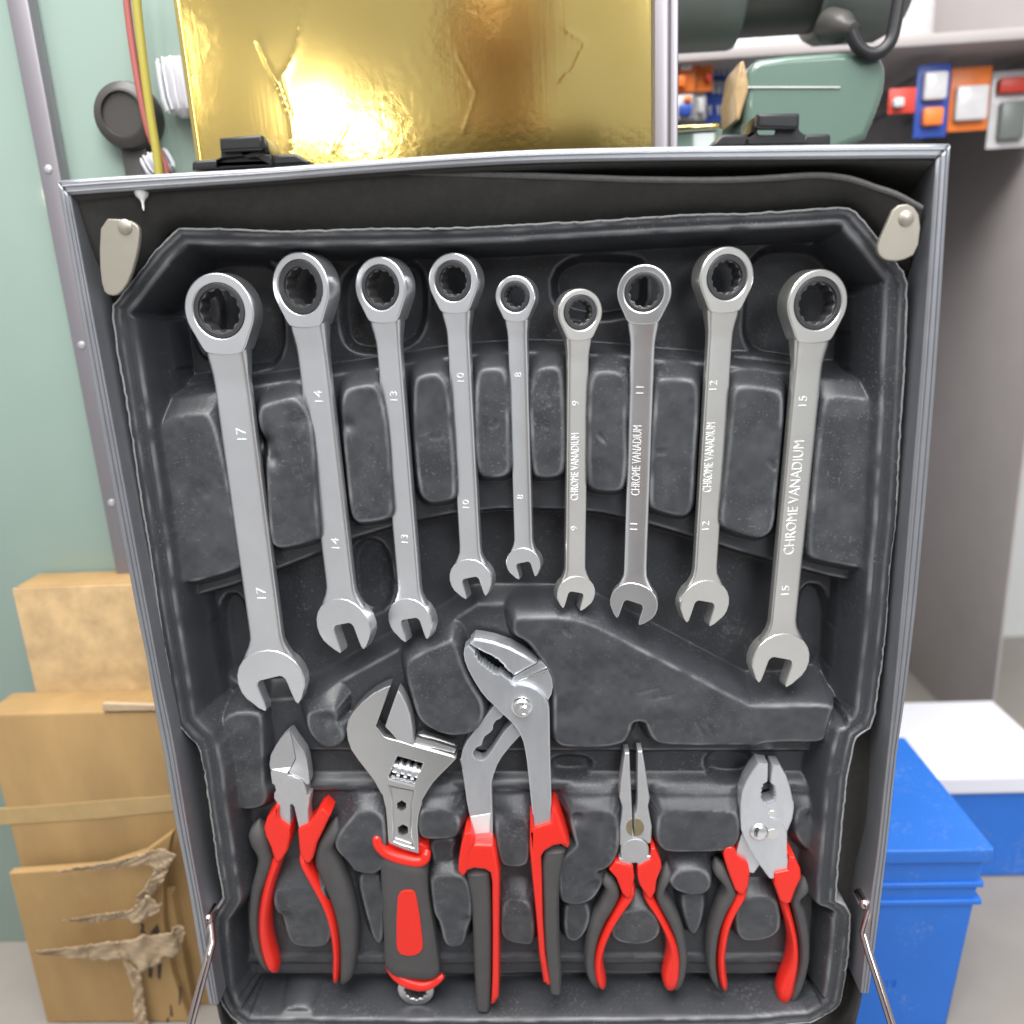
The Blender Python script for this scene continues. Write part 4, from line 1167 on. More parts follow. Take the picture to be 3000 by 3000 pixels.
for sgn_, lim in ((-1, 744), (1, 764)):
    arc = [(775 + 128 * math.cos(a), 1180 + 128 * math.sin(a)) for a in np.linspace(0, 2 * math.pi, 61)[:-1]]
    arc = [p for p in arc if (p[0] - lim) * sgn_ > 0]
    if sgn_ > 0: arc = arc[len(arc) // 2:] + arc[:len(arc) // 2]
    put('cutter_hollow', slab_geo(pl([c_ for p in arc for c_ in g(*p)], NH), NH - 2, NH + .12, .12), M['brass'], t)
x, z = pl(g(772, 1500), NH)[0]
put('pivot_disc', lathe_geo((x, -NH + .1, z), (0, -1, 0), [(0, 7.2), (.2, 7.1), (.25, 7.0), (.25, .2)], 36), M['grey'], t, 12)
hn = fix_normals(put('handle', loft_geo(g2(1512, 858, 1530, 905, 1572, 955, 1540, 1050, 1482, 1150, 1442, 1300, 1426, 1450, 1442, 1560, 1495, 1660), g2(1622, 842, 1650, 890, 1682, 990, 1640, 1090, 1580, 1190, 1528, 1320, 1508, 1450, 1520, 1560, 1556, 1690), 8.5, (6.5, 7.2, 7.2, 6.8)), M['grip'], t))
fix_normals(put('red_core', strip_geo(g2(1735, 1015, 1665, 1115, 1600, 1225, 1550, 1345, 1528, 1450, 1535, 1560, 1565, 1680), [14, 12.5, 12, 12.5, 13.5, 17, 14], 9, (6.6, 7.2, 6.6)), M['red'], hn))
slab_px('red_collar', g2(1606, 848, 1650, 790, 1672, 790, 1775, 822, 1785, 900, 1772, 980, 1760, 1042, 1730, 1048, 1695, 1010, 1655, 905), 3, 16.4, M['red'], hn, 1.3, seg=3)
hn = fix_normals(put('handle', loft_geo(g3d(150, 800, 140, 870, 112, 990, 140, 1080, 200, 1190, 250, 1320, 268, 1440, 262, 1560, 232, 1690), g3d(254, 800, 250, 860, 186, 965, 238, 1060, 300, 1190, 338, 1340, 346, 1460, 318, 1600, 250, 1700), 8.5, (6.5, 7.2, 7.2, 6.8)), M['grip'], t))
fix_normals(put('red_core', strip_geo(g3d(82, 1040, 145, 1140, 205, 1260, 240, 1370, 243, 1470, 230, 1580, 215, 1688), [13, 11, 12, 17, 23, 27, 19], 9, (6.6, 7.2, 6.6)), M['red'], hn))
slab_px('red_collar', g3d(92, 692, 118, 692, 162, 790, 167, 830, 132, 920, 122, 1000, 100, 1045, 72, 1052, 10, 955, -5, 900, -5, 828, 88, 775), 3, 16.4, M['red'], hn, 1.3, seg=3)

# ================================================================== slip joint pliers
t = root_at('slip_joint_pliers', 'slip joint pliers with blunt toothed jaws, domed pivot bolt and red and black handles', 2240, 2900)
slab_px('front_jaw', g6(680, 262, 825, 282, 820, 500, 815, 535, 750, 575, 760, 600, 728, 632, 745, 660, 722, 692, 740, 720, 718, 752, 745, 792, 760, 832, 800, 880, 838, 920, 830, 1000, 850, 1040, 910, 1050, 980, 1090, 1060, 1170, 1095, 1250,
                  1095, 1500, 1112, 1640, 1110, 1850, 900, 1910, 870, 1912, 838, 1900, 690, 1700, 560, 1500, 490, 1350, 440, 1220, 430, 1050, 430, 850, 450, 680, 510, 520, 600, 370), 8.5, 17, M['zinc'], t, .7)
slab_px('rear_jaw', g6(880, 297, 995, 302, 1080, 440, 1140, 620, 1176, 800, 1192, 832, 1192, 930, 1172, 1060, 1102, 1240, 1000, 1300, 800, 1000, 780, 835, 860, 812, 908, 792, 902, 765, 930, 738, 908, 712, 928, 690, 905, 665, 925, 645, 900, 620, 912, 600, 852, 552, 868, 400), 6.5, 15.6, M['zinc'], t, .8)
slab_px('rear_tang', g6(520, 1180, 440, 1280, 368, 1520, 380, 1640, 480, 1800, 620, 1830, 700, 1720, 900, 1500), 5.5, 12.5, M['zinc'], t, .5)
x, z = pl(g6(700, 1262), 18)[0]
put('pivot_bolt', lathe_geo((x, -16.8, z), (0, -1, 0), [(0, 5.3), (.6, 5.3), (1.5, 4.7), (2.2, 3.4), (2.6, 1.8), (2.7, .2)], 32), M['bright'], t)
x, z = pl(g6(890, 1275), 17)[0]
put('slip_slot', slab_geo([(x + 3.2 * math.cos(a), z + 3.4 * math.sin(a)) for a in np.linspace(0, 2 * math.pi, 25)[:-1]], 15, 17.2, .2), M['satinw'], t)
x, z = pl(g6(885, 1000), 16)[0]
put('slip_notch', slab_geo([(x + 2.4 * math.cos(a), z + 2.4 * math.sin(a)) for a in np.linspace(0, 2 * math.pi, 25)[:-1]], 12, 16.2, .2), M['satinw'], t)
hn = fix_normals(put('handle', loft_geo(g3d(488, 785, 520, 850, 596, 945, 545, 1080, 492, 1250, 476, 1400, 490, 1550, 538, 1660), g3d(608, 745, 640, 850, 692, 985, 628, 1100, 575, 1240, 550, 1400, 555, 1550, 590, 1700), 8.5, (6.5, 7.2, 7.2, 6.8)), M['grip'], t))
fix_normals(put('red_core', strip_geo(g3d(718, 1000, 660, 1100, 612, 1220, 588, 1350, 580, 1450, 588, 1560, 612, 1690), [15, 13, 12.5, 12.5, 12.5, 13, 11], 9, (6.6, 7.2, 6.6)), M['red'], hn))
slab_px('red_collar', g3d(605, 722, 625, 690, 660, 682, 690, 705, 702, 765, 782, 812, 792, 870, 780, 960, 752, 1022, 715, 1015, 685, 990, 640, 870, 610, 775), 3, 16.4, M['red'], hn, 1.3, seg=3)
hn = fix_normals(put('handle', loft_geo(g3d(1130, 880, 1105, 950, 1065, 1030, 1082, 1120, 1110, 1250, 1125, 1360, 1120, 1480, 1085, 1620, 1030, 1780), g3d(1254, 895, 1222, 960, 1140, 1020, 1178, 1115, 1203, 1250, 1206, 1370, 1196, 1480, 1158, 1630, 1075, 1790), 8.5, (6.5, 7.2, 7.2, 6.8)), M['grip'], t))
fix_normals(put('red_core', strip_geo(g3d(1030, 1075, 1062, 1190, 1085, 1300, 1090, 1400, 1080, 1500, 1048, 1620, 1008, 1780), [13, 12.5, 13, 16, 20, 25, 18], 9, (6.6, 7.2, 6.6)), M['red'], hn))
slab_px('red_collar', g3d(1072, 752, 1110, 755, 1150, 840, 1156, 900, 1120, 975, 1082, 1080, 1040, 1087, 1000, 1062, 962, 945, 970, 868, 1062, 850), 3, 18.8, M['red'], hn, 1.3, seg=3)

# ================================================================== background
# gold foil board behind the lid
gh = -100.
gl, _ = Pw(527, 0, gh); gl2, _ = Pw(566, 440, gh); gr, _ = Pw(1908, 0, gh)
_, gt = Pw(1200, -260, gh)
gleft, gright, gbot = (gl + gl2) / 2, gr, COUNTER_Z
NXG, NZG = 260, 150
_, zlow = Pw(1200, 520, gh)
xs = np.linspace(gleft, gright, NXG); zs = np.linspace(zlow - 15, gt, NZG)
XX, ZZ = np.meshgrid(xs, zs)
disp = np.zeros(XX.shape)


def crease(pts, amp, wid):
    p = pl(pts, gh); best = np.full(XX.shape, 1e9); sgn = np.zeros(XX.shape)
    for (a, b) in zip(p[:-1], p[1:]):
        ex, ez = b[0] - a[0], b[1] - a[1]; L = ex * ex + ez * ez
        t_ = np.clip(((XX - a[0]) * ex + (ZZ - a[1]) * ez) / L, 0, 1)
        dx, dz = XX - a[0] - t_ * ex, ZZ - a[1] - t_ * ez
        d = np.hypot(dx, dz); s = np.sign(ex * dz - ez * dx)
        m_ = d < best; best[m_] = d[m_]; sgn[m_] = s[m_]
    global disp
    disp = disp + amp * np.exp(-best / wid) * (.6 + .4 * sgn)


crease(q('A1', 990, 340, 1050, 480, 1150, 650, 1230, 880, 1245, 1050, 1240, 1180), .32, 2.2)
crease(q('A1', 1320, 60, 1300, 250, 1250, 420, 1150, 600), .2, 2.2)
crease(q('A1', 1650, 970, 1560, 1120), .15, 1.6)
crease(q('A2', 1400, 250, 1520, 330, 1430, 520, 1350, 600), .1, 2)
crease(q('A2', 560, 420, 650, 600, 700, 700, 610, 980), .07, 1.2)
disp += .1 * np.sin(XX * .021 + 1) * np.cos(ZZ * .03)
V = [(x, 100 - d, z) for x, z, d in zip(XX.ravel(), ZZ.ravel(), disp.ravel())]
F = [(r * NXG + c, r * NXG + c + 1, (r + 1) * NXG + c + 1, (r + 1) * NXG + c) for r in range(NZG - 1) for c in range(NXG - 1)]
gp = thing('gold_panel', 'board covered in crinkled gold foil standing behind the case lid', 'panel', ((gleft + gright) / 2, 104, gbot))
mesh_obj('foil_face', V, F, M['gold'], gp, True, 60)
put('board', box_geo(gleft - .6, gright + .6, 101.5, 110, gbot, gt + 1, .6), M['pink'], gp)
put('foil_fold', box_geo(gleft - 1, gleft + 2.2, 98.2, 111, gbot, gt + 1.5, .8), M['gold'], gp)

# metal post at the right of the gold board
pxl, _ = Pw(1908, 200, -96); pxr, _ = Pw(1976, 200, -96)
pg = thing('metal_post', 'wide silver aluminium upright post touching the gold board', 'post', ((pxl + pxr) / 2, 100, COUNTER_Z))
put('post_tube', box_geo(pxl + 1, pxr, 94, 112, COUNTER_Z, 320, 3.5), M['post'], pg)
put('post_flange', box_geo(pxr - 3, pxr + 1.2, 90, 95, COUNTER_Z, 318, .8), M['post'], pg)

qx, _ = Pw(110, 300, -140)
pg2 = thing('metal_post', 'slim aluminium upright dividing the green glass', 'post', (qx, 145, COUNTER_Z))
put('post_tube', box_geo(qx - 7, qx + 7, 138, 149.5, COUNTER_Z, 360, 2), M['post'], pg2)
for k_ in range(6):
    put('post_screw', lathe_geo((qx, 138.3, 200 - 110 * k_), (0, -1, 0), [(0, 2.6), (.8, 2.4), (1.2, 1.4), (1.25, .2)], 14), M['zinc'], pg2)
# left: green glass pane with cables and lamps seen against it
x0, _ = Pw(380, 100, -150); x1, _ = Pw(640, 100, -150)
tag(put('glass_pane', box_geo(x0 - 420, x1, 150, 158, COUNTER_Z, 360, 1), M['glass']), 'pale green glass pane with a polished edge behind the gold board', 'glass')


def cable(name, pts, h, r, m):
    w = smoothline(pts, 24)
    return put(name, tube_geo([(Pw(x, y, h)[0], -h, Pw(x, y, h)[1]) for x, y in w], r, 12), m)


tag(cable('yellow_cable', [(392, -120), (400, 0), (420, 180), (440, 330), (462, 470), (480, 640)], -125, 2.6, M['yellow']), 'yellow cable hanging in front of the green glass', 'cable')
tag(cable('red_cable', [(362, -100), (378, 60), (405, 240), (440, 400), (482, 480), (500, 640)], -130, 2.2, M['redc']), 'thin red cable hanging beside the yellow cable', 'cable')


def ribbed_lamp(pts_axis, r, label, h=-140):
    (xa, ya), (xb, yb) = pts_axis
    a = Pw(xa, ya, h); b = Pw(xb, yb, h)
    o = Vector((a[0], -h, a[1])); d = Vector((b[0], -h, b[1])) - o
    L = d.length
    rt_ = thing('lamp', label, 'lamp', tuple(o + d))
    put('lamp_body', lathe_geo(o, d, [(0, r * .6), (.5, r * .92), (L * .1, r * .95), (L * .75, r * .95), (L * .9, r * .8), (L, r * .35)], 32), M['white'], rt_)
    a1 = d.normalized().orthogonal(); b1 = d.normalized().cross(a1)
    for k in range(14):
        w = 2 * math.pi * k / 14
        off = (a1 * math.cos(w) + b1 * math.sin(w)) * r
        put('cooling_rib', tube_geo([o + off * .96 + d * .04, o + off + d * .3, o + off + d * .7, o + off * .88 + d * .9], r * .11, 6), M['white'], rt_)
    return rt_


ribbed_lamp(((516, 172), (545, 345)), 8.5, 'white ribbed lamp body hanging against the green glass')
ribbed_lamp(((448, 452), (480, 510)), 6.5, 'small white ribbed lamp low beside the cables')
# dark round motor seen at the far left
mo = thing('motor', 'dark round motor housing beside the hanging cables', 'motor', (*[Pw(372, 470, -140)[0], 140], COUNTER_Z))
x, z = Pw(372, 340, -140)
put('motor_housing', lathe_geo((x, 148, z), (0, -1, 0), [(0, 20), (6, 20.5), (12, 19), (15, 15), (15.2, 13), (13, 12.6), (13, .2)], 40), M['toold'], mo)
put('motor_stand', box_geo(x - 8, x + 8, 141, 150, COUNTER_Z, z - 15, 1), M['toold'], mo)

# right: showcase with power tools and packs
def X(px, h, py=250): return Pw(px, py, h)[0]
def Z(py, h, px=2250): return Pw(px, py, h)[1]


h = -260
sh = thing('display_shelf', 'display shelf with a pale front edge strip behind the power tool', 'shelf', (X(2300, -420), 430, COUNTER_Z))
put('shelf_board', box_geo(X(1700, -420), X(3100, -420), 405, 690, Z(168, -410), Z(133, -410), 1), M['pink'], sh)
put('shelf_upright', box_geo(X(1690, -420), X(1700, -420), 405, 690, COUNTER_Z, 400, 1), M['pink'], sh)
put('shelf_upright', box_geo(X(3100, -420), X(3110, -420), 405, 690, COUNTER_Z, 400, 1), M['pink'], sh)
put('shelf_back', box_geo(X(1690, -420), X(3110, -420), 685, 695, COUNTER_Z, 400, 1), M['pale'], sh)
# power tool: three barrel sections and a cord
r1 = 46.
yc, zc = 255, Z(136, -255) + r1 * 1.0
o = Vector((X(1960, -255), yc, zc))
T = thing('power_tool', 'grey green power tool with dark collar and cable lying on the showcase', 'power tool', tuple(o))
S = lambda p: X(p, -235) - o.x
put('front_housing', lathe_geo(o, (1, 0, 0), [(-30, r1 * .9), (-28, r1), (S(2150), r1), (S(2165), r1 * .98), (S(2180), r1 * .82)], 40), M['toolg'], T)
put('collar', lathe_geo(o, (1, 0, 0), [(S(2170), r1 * .80), (S(2172), r1 * .84), (S(2400), r1 * .84), (S(2410), r1 * .95)], 40), M['toold'], T)
put('motor_housing', lathe_geo(o, (1, 0, 0), [(S(2385), r1 * .6), (S(2392), r1 * .95), (S(2420), r1 * 1.02), (S(2590), r1 * 1.02), (S(2640), r1 * .9), (S(2650), r1 * .3)], 40), M['toolg'], T)
bs = Vector((X(2487, -190, 90), 205, Z(88, -200)))
put('cable_boot', lathe_geo(bs, (.2, -.8, -.3), [(-14, 11), (0, 10), (5, 8), (9, 5.5), (16, 4.2), (17, .2)], 24), M['toold'], T)
ch = -186
put('cable', tube_geo([(Pw(x, y, ch)[0], -ch, Pw(x, y, ch)[1]) for x, y in smoothline([(2492, 92), (2500, 112), (2515, 138), (2545, 158), (2580, 152), (2608, 122), (2622, 70), (2640, -40)], 24)], 4.2, 12), M['cord'], T)
# green case, in front of the packs
a0, a1_ = X(2178, -190), X(2600, -190)
gc = thing('green_case', 'glossy green plastic case with rounded corners behind the latch', 'case', ((a0 + a1_) / 2, 200, COUNTER_Z))
zt_, zb_ = Z(163, -190), Z(460, -190)
shape = [(a0, zb_), (a0 + 2, zt_ - 12), (a0 + 5, zt_ - 4), (a0 + 12, zt_), (a1_ - 14, zt_), (a1_ - 5, zt_ - 4), (a1_, zt_ - 14), (a1_ - 2, (zt_ + zb_) / 2), (a1_ - 14, zb_)]
put('case_body', slab_geo(chaikin(shape, 1), -260, -190, 5, (), std, 4), M['greenc'], gc)
put('lid_seam', slab_geo(pl(P2(2190, 253, 2462, 253, 2462, 258, 2190, 258), -189), -192, -189, .3), M['pale'], gc)
put('case_foot', box_geo(a0 + 10, a1_ - 20, 200, 255, COUNTER_Z, zb_ + 4, 2), M['greenc'], gc)
film = [(X(2138, -188) + 4, Z(345, -188)), (X(2152, -188), Z(270, -188)), (X(2168, -188), Z(175, -188)), (a0, Z(170, -188)), (a0 + 4, Z(250, -188)), (a0 - 2, Z(345, -188))]  # outline of a slab shaped and coloured as an orange-brown reflection
put('side_reflection', slab_geo(film, -230, -189, 2, (), std, 3), M['clear'], gc)
# counter-top green block in front left
tag(put('plinth', box_geo(X(1972, -180), X(2122, -180), 180, 300, COUNTER_Z, Z(366, -180), 2), M['greenc']), 'low green plinth beside the metal post', 'plinth')
tag(put('reflection_bar', box_geo(X(1970, -176), X(2110, -176), 176, 179.5, Z(366, -176), Z(352, -176), .8), M['gold']), 'thin gold bar standing in for a reflection along the green plinth', 'strip')  # gold bar built in place of a horizontal reflection


def pack(name, label, p0, p1, h, m, inner, group=None):
    (xa, ya), (xb, yb) = p0, p1
    xa, za = Pw(xa, ya, h); xb, zb = Pw(xb, yb, h)
    r = thing(name, label, 'package', ((xa + xb) / 2, -h, zb), group)
    put('card', box_geo(xa, xb, -h, -h + 1.5, zb, za, .5), m, r)
    for (u0, v0, u1, v1, mm) in inner:
        put('blister', box_geo(xa + (xb - xa) * u0, xa + (xb - xa) * u1, -h - 7, -h + .5, za + (zb - za) * v1, za + (zb - za) * v0, 2.2), mm, r)
    put('hanger_pin', box_geo((xa + xb) / 2 - 1.5, (xa + xb) / 2 + 1.5, -h + 1, 690, za - 3.5, za - 1, .3), M['post'], r)
    return r


pack('hanging_pack', 'orange blister pack with clear bubble hanging by the post', (1977, 152), (2036, 268), -420, M['orange'], [(.2, .15, .8, .5, M['pale']), (.1, .6, .5, .9, M['orange'])])
pack('hanging_pack', 'orange blister pack with dark corner next to the blue card', (2040, 150), (2087, 266), -425, M['orange'], [(.2, .2, .6, .4, M['pale']), (.5, .6, .9, .8, M['redcard'])])
pack('hanging_pack', 'pale clear pack with blue label hanging low by the post', (1972, 280), (2030, 350), -415, M['pale'], [(.25, .4, .9, .9, M['bluec']), (.5, .1, .9, .35, M['orange'])])
pack('hanging_pack', 'plain pale blister pack hanging below the orange packs', (2034, 276), (2068, 350), -430, M['pale'], [(.2, .2, .8, .8, M['pale'])])
bp = pack('wrench_card', 'blue backing card with small silver wrenches', (2066, 168), (2180, 352), -445, M['bluec'], [])
for row, (y0, y1) in enumerate(((190, 222), (232, 276), (304, 338))):
    for i in range(5 if row < 2 else 3):
        xa = 2092 + i * (15 if row < 2 else 25) - (0 if row < 2 else 12)
        hh = -442
        geo = slab_geo(pl([(xa - 4, y0), (xa - 2, y0 + 7), (xa + 2, y0 + 7), (xa + 4, y0), (xa + 6, y0 + 9), (xa + 3.2, y0 + 16), (xa + 3.2, y1 - 4), (xa, y1), (xa - 3.2, y1 - 4), (xa - 3.2, y0 + 16), (xa - 6, y0 + 9)], hh), hh - 3, hh, .4)
        put('small_wrench', geo, M['satin'], bp)
pack('hanging_pack', 'tall blue card with clear bubble hanging by the red pack', (2690, 190), (2770, 400), -430, M['bluec'], [(.15, .12, .85, .5, M['pale']), (.2, .6, .8, .85, M['orange'])])
pack('hanging_pack', 'large orange and white blister card beside the tall blue card', (2790, 200), (2890, 380), -440, M['orange'], [(.1, .3, .9, .85, M['pale'])])
pack('hanging_pack', 'wide pale pack with a red label beside the large orange card', (2910, 210), (3010, 430), -450, M['pale'], [(.1, .1, .9, .3, M['redcard']), (.2, .4, .8, .9, M['toolg'])])
pack('red_pack', 'red and white pack hanging at the far end of the showcase', (2606, 260), (2680, 330), -420, M['redcard'], [(.1, .4, .5, .8, M['pale'])])

# left: cardboard boxes
def cbox(name, label, x0, x1, y0, hfront, depth, zbot=COUNTER_Z, tape=None):
    xa, _ = Pw(x0, y0, hfront); xb, za = Pw(x1, y0, hfront)
    r = thing(name, label, 'box', ((xa + xb) / 2, -hfront + depth / 2, zbot))
    put('box_body', box_geo(xa, xb, -hfront, -hfront + depth, zbot, za, 2.5), M['card'], r)
    return r, xa, xb, za


r, xa, xb, za = cbox('cardboard_box', 'tall brown cardboard box wrapped in shiny film behind the other boxes', 40, 520, 1700, -120, 28)
put('film_wrap', box_geo(xa - 1, xb + 1, 117.5, 120.2, COUNTER_Z + 10, za - 1, .8), M['clear'], r)
r, xa, xb, za = cbox('cardboard_box', 'golden brown sealed cardboard box with a strip of packing tape', -60, 600, 2078, -84, 34)
put('packing_tape', slab_geo(pl(P2(-50, 2372, 120, 2362, 260, 2350, 400, 2338, 470, 2334, 560, 2322, 590, 2320, 590, 2372, 520, 2376, 430, 2384, 300, 2398, 120, 2410, -50, 2420), -83.5), -84.5, -83.5, .2), M['tape'], r)
put('box_flap', slab_geo(pl(P2(300, 2062, 470, 2068, 474, 2082, 300, 2084), -82.6), -86, -82.6, .4), M['cardl'], r)
# front torn box
torn = thing('cardboard_box', 'torn open cardboard box with ragged flaps and dark printed marks', 'box', (Pw(480, 2900, -70)[0], 75, COUNTER_Z))
x, z = Pw(560, 2460, -70)
xl_ = Pw(0, 2460, -70)[0]
slope = [(xl_, COUNTER_Z), (xl_, Pw(0, 2560, -70)[1]), (Pw(300, 2540, -70)[0], Pw(300, 2540, -70)[1]), (Pw(420, 2500, -70)[0], Pw(420, 2500, -70)[1]), (Pw(505, 2440, -70)[0], Pw(505, 2440, -70)[1]), (Pw(478, 2560, -70)[0], Pw(478, 2560, -70)[1]),
         (Pw(480, 2700, -70)[0], Pw(480, 2700, -70)[1]), (Pw(505, 2850, -70)[0], Pw(505, 2850, -70)[1]), (Pw(560, 3010, -70)[0], Pw(560, 3010, -70)[1]), (Pw(585, 3100, -70)[0], COUNTER_Z)]
put('box_body', slab_geo(slope, -76, -70, .8), M['card'], torn)
put('box_side', box_geo(xl_, Pw(560, 2990, -70)[0], 76, 122, COUNTER_Z, Pw(400, 2640, -70)[1], 1), M['card'], torn)


def ragged(name, top, bot, h, m, parent, curl=3., ribs=0., nr=4., thick=.35, seed=1):
    """torn paper flap between a ragged upper and a ragged lower edge line"""
    r_ = np.random.default_rng(seed)
    n_, rows = 70, 12
    A, B = resample(top, n_), resample(bot, n_)
    ja, jb = r_.normal(size=(n_, 2)) * 1.6, r_.normal(size=(n_, 2)) * 2.2
    V, F = [], []
    for r in range(rows + 1):
        t_ = r / rows
        for i in range(n_):
            x = (A[i][0] + ja[i, 0] * (1 - t_) ** 3) * (1 - t_) + (B[i][0] + jb[i, 0] * t_ ** 3) * t_
            y = (A[i][1] + ja[i, 1]) * (1 - t_) + (B[i][1] + jb[i, 1]) * t_
            hh = h + curl * (1 - t_) ** 2 + ribs * math.sin(i / n_ * nr * 2 * math.pi + t_ * .6) + .5 * math.sin(i * .5 + r * .9 + seed) + .35 * math.sin(i * 1.3 - r * 1.9) + r_.normal() * .22
            X_, Z_ = Pw(x, y, hh)
            V.append((X_, -hh, Z_))
    for r in range(rows):
        for i in range(n_ - 1):
            a = r * n_ + i
            F.append((a, a + 1, a + n_ + 1, a + n_))
    o_ = mesh_obj(name, V, F, m, parent, True, 50)
    s_ = o_.modifiers.new('t', 'SOLIDIFY'); s_.thickness = thick * UNIT
    return o_


g8 = lambda *v: q('E8', *v)
ragged('torn_flap', g8(-1300, 905, -900, 860, -400, 790, 100, 735, 250, 665, 430, 680, 540, 640, 640, 640, 665, 560, 745, 535, 815, 570), g8(-1300, 920, -900, 980, -400, 1030, 60, 1010, 210, 1220, 300, 1120, 420, 1130, 540, 960, 610, 1000, 740, 960, 828, 640), -60, M['cardl'], torn, 4, 2.6, 5, seed=2)
ragged('torn_flap', g8(-900, 470, -400, 380, 60, 330, 200, 205, 300, 100, 400, 190, 430, 240, 505, 225), g8(-900, 480, -400, 475, 20, 430, 90, 510, 200, 500, 300, 410, 390, 380, 470, 330), -62, M['cardl'], torn, 3.5, 1, 3, seed=3)
ragged('torn_flap', g8(150, 120, 240, 40, 300, -40, 420, -70), g8(180, 215, 260, 160, 340, 120, 420, 20), -63, M['cardl'], torn, 2, .4, 2, seed=4)
ragged('torn_flap', g8(-60, 1010, 70, 1350, 110, 1600, 100, 2050), g8(190, 1190, 225, 1400, 260, 1700, 340, 2050), -64, M['cardl'], torn, .5, .6, 3, seed=5)
ragged('torn_flap', q('D1', -500, 850, -60, 775, 150, 715, 260, 688, 352, 738), q('D1', -500, 856, 20, 820, 150, 800, 230, 860, 300, 815), -64, M['cardl'], torn, 2.5, .6, 3, seed=6)
ragged('torn_flap', q('D1', 225, 740, 180, 880, 120, 980, 60, 1090), q('D1', 330, 760, 275, 890, 215, 970, 110, 1110), -65, M['cardl'], torn, 1, .5, 3, seed=7)
for pts in (g8(330, 650, 440, 515, 475, 650, 420, 665), g8(195, 510, 250, 520, 240, 600, 270, 650, 190, 640, 215, 570), g8(310, 1130, 375, 1150, 360, 1290, 310, 1270), g8(440, 1090, 500, 1080, 480, 1310, 440, 1270),
            g8(615, 1660, 635, 1680, 660, 1830, 620, 1820), g8(540, 1932, 590, 1830, 610, 1932), g8(740, 1400, 770, 1420, 765, 1640, 735, 1670, 745, 1600)):
    slab_px('printed_mark', pts, -70.5, -69.6, M['ink'], torn, .1)

# right: blue plastic bin
bb = thing('blue_bin', 'bright blue plastic storage bin with moulded number beside the case', 'bin', (Pw(2800, 2900, -60)[0], 100, COUNTER_Z))
bx0, bz1 = Pw(2530, 2505, -60); bx1, _ = Pw(2890, 2505, -60)
bodyp = [(bx0 - 25, COUNTER_Z), (bx0 + 1, bz1 - 8), (bx0 + 3, bz1), (bx1, bz1), (bx1 - 12, COUNTER_Z)]
put('bin_body', slab_geo(bodyp, -190, -60, 3, (), std, 3), M['blue'], bb)
put('bin_rim', slab_geo([(bx0 - 2, bz1 - 6), (bx0 - 2, bz1 + 5), (bx1 + 3, bz1 + 5), (bx1 + 3, bz1 - 6)], -193, -57, 2, (), std, 3), M['blue'], bb)
for k_ in (26, 40):
    put('bin_rib', slab_geo([(bx0 - 4, bz1 - k_), (bx0 - 4, bz1 - k_ + 4), (bx1, bz1 - k_ + 4), (bx1, bz1 - k_)], -80, -58, 1.2, (), std, 3), M['blue'], bb)
tv, tf = text_geo('19', 1.)
c0 = Pw(2610, 2885, -59.5)
put('moulded_number', ([(c0[0] + x * 9, 59.7 - zz * 1.5, c0[1] + y * 9) for x, y, zz in tv], tf, []), M['blued'], bb, smooth=False)
# things stacked behind the bin
bb2 = thing('blue_bin', 'second blue bin with a white lid standing behind the first bin', 'bin', (Pw(2800, 2400, -200)[0], 260, COUNTER_Z))
ux0, uz1 = Pw(2560, 2300, -210); ux1, _ = Pw(3120, 2300, -210)
put('bin_body', slab_geo([(ux0, COUNTER_Z), (ux0, uz1), (ux1, uz1), (ux1, COUNTER_Z)], -330, -210, 3, (), std, 3), M['blue'], bb2)
put('bin_lid', slab_geo([(ux0 - 3, uz1 - 10), (ux0 - 3, uz1 + 8), (ux1 + 3, uz1 + 8), (ux1 + 3, uz1 - 10)], -333, -207, 3, (), std, 3), M['white'], bb2)

# ================================================================== the photographer, mirrored in the gold foil
hx_, hz_ = Pw(1462, 110, -(200 + 760))
person = thing('person', 'person in a dark olive shirt standing before the case with black hair', 'person', (hx_, -760, FLOOR_Z))


def skin_mesh(name, verts, edges, radii, m, parent, root=0, sub_=2):
    me = bpy.data.meshes.new(name)
    off = Vector((hx_, -760, FLOOR_Z))
    me.from_pydata([tuple((Vector(v) - off) * UNIT) for v in verts], edges, [])
    o_ = bpy.data.objects.new(name, me); COL.objects.link(o_); o_.parent = parent
    o_.modifiers.new('skin', 'SKIN')
    lay = me.skin_vertices[0].data if me.skin_vertices else None
    if lay is None:
        bm = bmesh.new(); bm.from_mesh(me); bm.verts.layers.skin.verify(); bm.to_mesh(me); bm.free(); lay = me.skin_vertices[0].data
    for i, r_ in enumerate(radii):
        lay[i].radius = (r_[0] * UNIT, r_[1] * UNIT); lay[i].use_root = (i == root)
    sb_ = o_.modifiers.new('sub', 'SUBSURF'); sb_.levels = sub_; sb_.render_levels = sub_
    me.materials.append(m)
    return o_


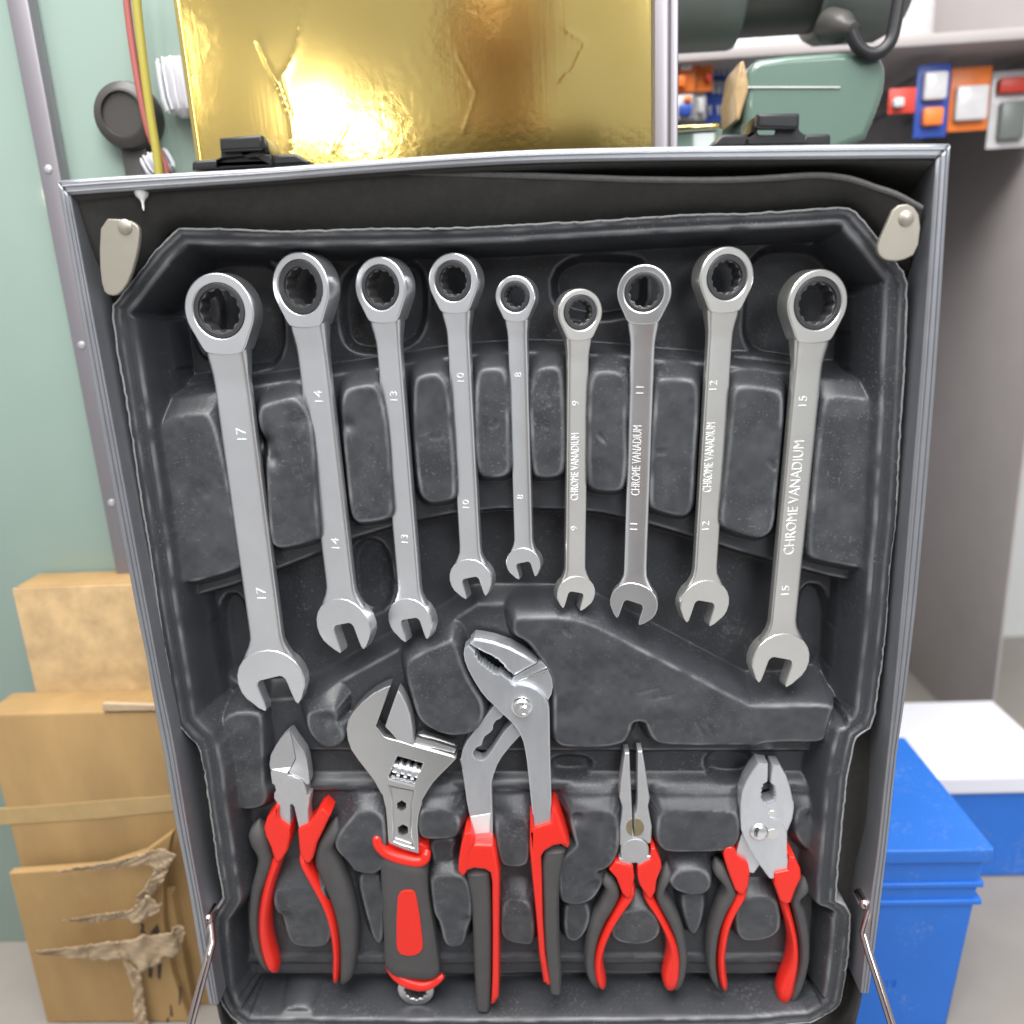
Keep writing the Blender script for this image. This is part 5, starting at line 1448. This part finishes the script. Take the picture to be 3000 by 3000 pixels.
Hx, Hy, Hz = hx_, -760, hz_
fz = FLOOR_Z
V = [(Hx, Hy - 20, Hz - 560), (Hx, Hy - 20, Hz - 400), (Hx, Hy - 15, Hz - 225), (Hx, Hy - 5, Hz - 125), (Hx, Hy, Hz - 60), (Hx, Hy, Hz + 5), (Hx, Hy - 5, Hz + 75),
     (Hx - 175, Hy - 15, Hz - 200), (Hx - 220, Hy - 10, Hz - 500), (Hx - 215, Hy + 40, Hz - 730), (Hx - 215, Hy + 60, Hz - 810),
     (Hx + 175, Hy - 15, Hz - 200), (Hx + 220, Hy - 10, Hz - 500), (Hx + 215, Hy + 40, Hz - 730), (Hx + 215, Hy + 60, Hz - 810),
     (Hx - 95, Hy - 15, Hz - 680), (Hx - 100, Hy, fz + 480), (Hx - 100, Hy - 25, fz + 70), (Hx - 105, Hy + 110, fz + 30),
     (Hx + 95, Hy - 15, Hz - 680), (Hx + 100, Hy, fz + 480), (Hx + 100, Hy - 25, fz + 70), (Hx + 105, Hy + 110, fz + 30),
     (Hx, Hy + 95, Hz - 8)]
E = [(0, 1), (1, 2), (2, 3), (3, 4), (4, 5), (5, 6), (2, 7), (7, 8), (8, 9), (9, 10), (2, 11), (11, 12), (12, 13), (13, 14), (0, 15), (15, 16), (16, 17), (17, 18), (0, 19), (19, 20), (20, 21), (21, 22)]
V.pop()
Rr = [(150, 110), (140, 105), (150, 105), (58, 60), (74, 84), (84, 98), (66, 78), (62, 62), (44, 44), (32, 30), (38, 20), (62, 62), (44, 44), (32, 30), (38, 20),
      (88, 88), (60, 62), (42, 44), (36, 28), (88, 88), (60, 62), (42, 44), (36, 28)]
skin_mesh('body', V, E, Rr, M['skin'], person)
skin_mesh('shirt', [V[0], V[1], V[2], (Hx, Hy - 10, Hz - 140), V[7], V[8], V[11], V[12], (Hx - 216, Hy + 36, Hz - 715), (Hx + 216, Hy + 36, Hz - 715)],
          [(0, 1), (1, 2), (2, 3), (2, 4), (4, 5), (2, 6), (6, 7), (5, 8), (7, 9)], [(162, 122), (152, 117), (170, 122), (78, 82), (80, 80), (58, 58), (76, 76), (58, 58), (44, 42), (44, 42)], M['shirt'], person)
skin_mesh('trousers', [V[0], V[15], V[16], V[17], V[19], V[20], V[21]], [(0, 1), (1, 2), (2, 3), (0, 4), (4, 5), (5, 6)],
          [(155, 115), (98, 98), (72, 74), (58, 58), (98, 98), (72, 74), (58, 58)], M['trouser'], person)
skin_mesh('hair', [(Hx, Hy - 30, Hz - 20), (Hx, Hy - 28, Hz + 50), (Hx, Hy - 6, Hz + 105)], [(0, 1), (1, 2)], [(90, 85), (96, 98), (80, 92)], M['hair'], person)
for sx_ in (-1, 1):
    put('ear', lathe_geo((Hx + sx_ * 80, Hy, Hz - 5), (sx_, 0, 0), [(0, 20), (8, 26), (12, 18), (13, .3)], 14), M['skin'], person)
    put('eye', lathe_geo((Hx + sx_ * 32, Hy + 86, Hz + 12), (0, 1, 0), [(0, 12), (5, 10), (8, 4), (9, .3)], 14), M['hair'], person)
put('nose', lathe_geo((Hx, Hy + 88, Hz + 8), (0, .35, -1), [(0, 5), (20, 11), (36, 16), (44, 10), (46, .3)], 14), M['skin'], person)
put('mouth', box_geo(Hx - 24, Hx + 24, Hy + 80, Hy + 92, Hz - 62, Hz - 52, 3), M['redc'], person)
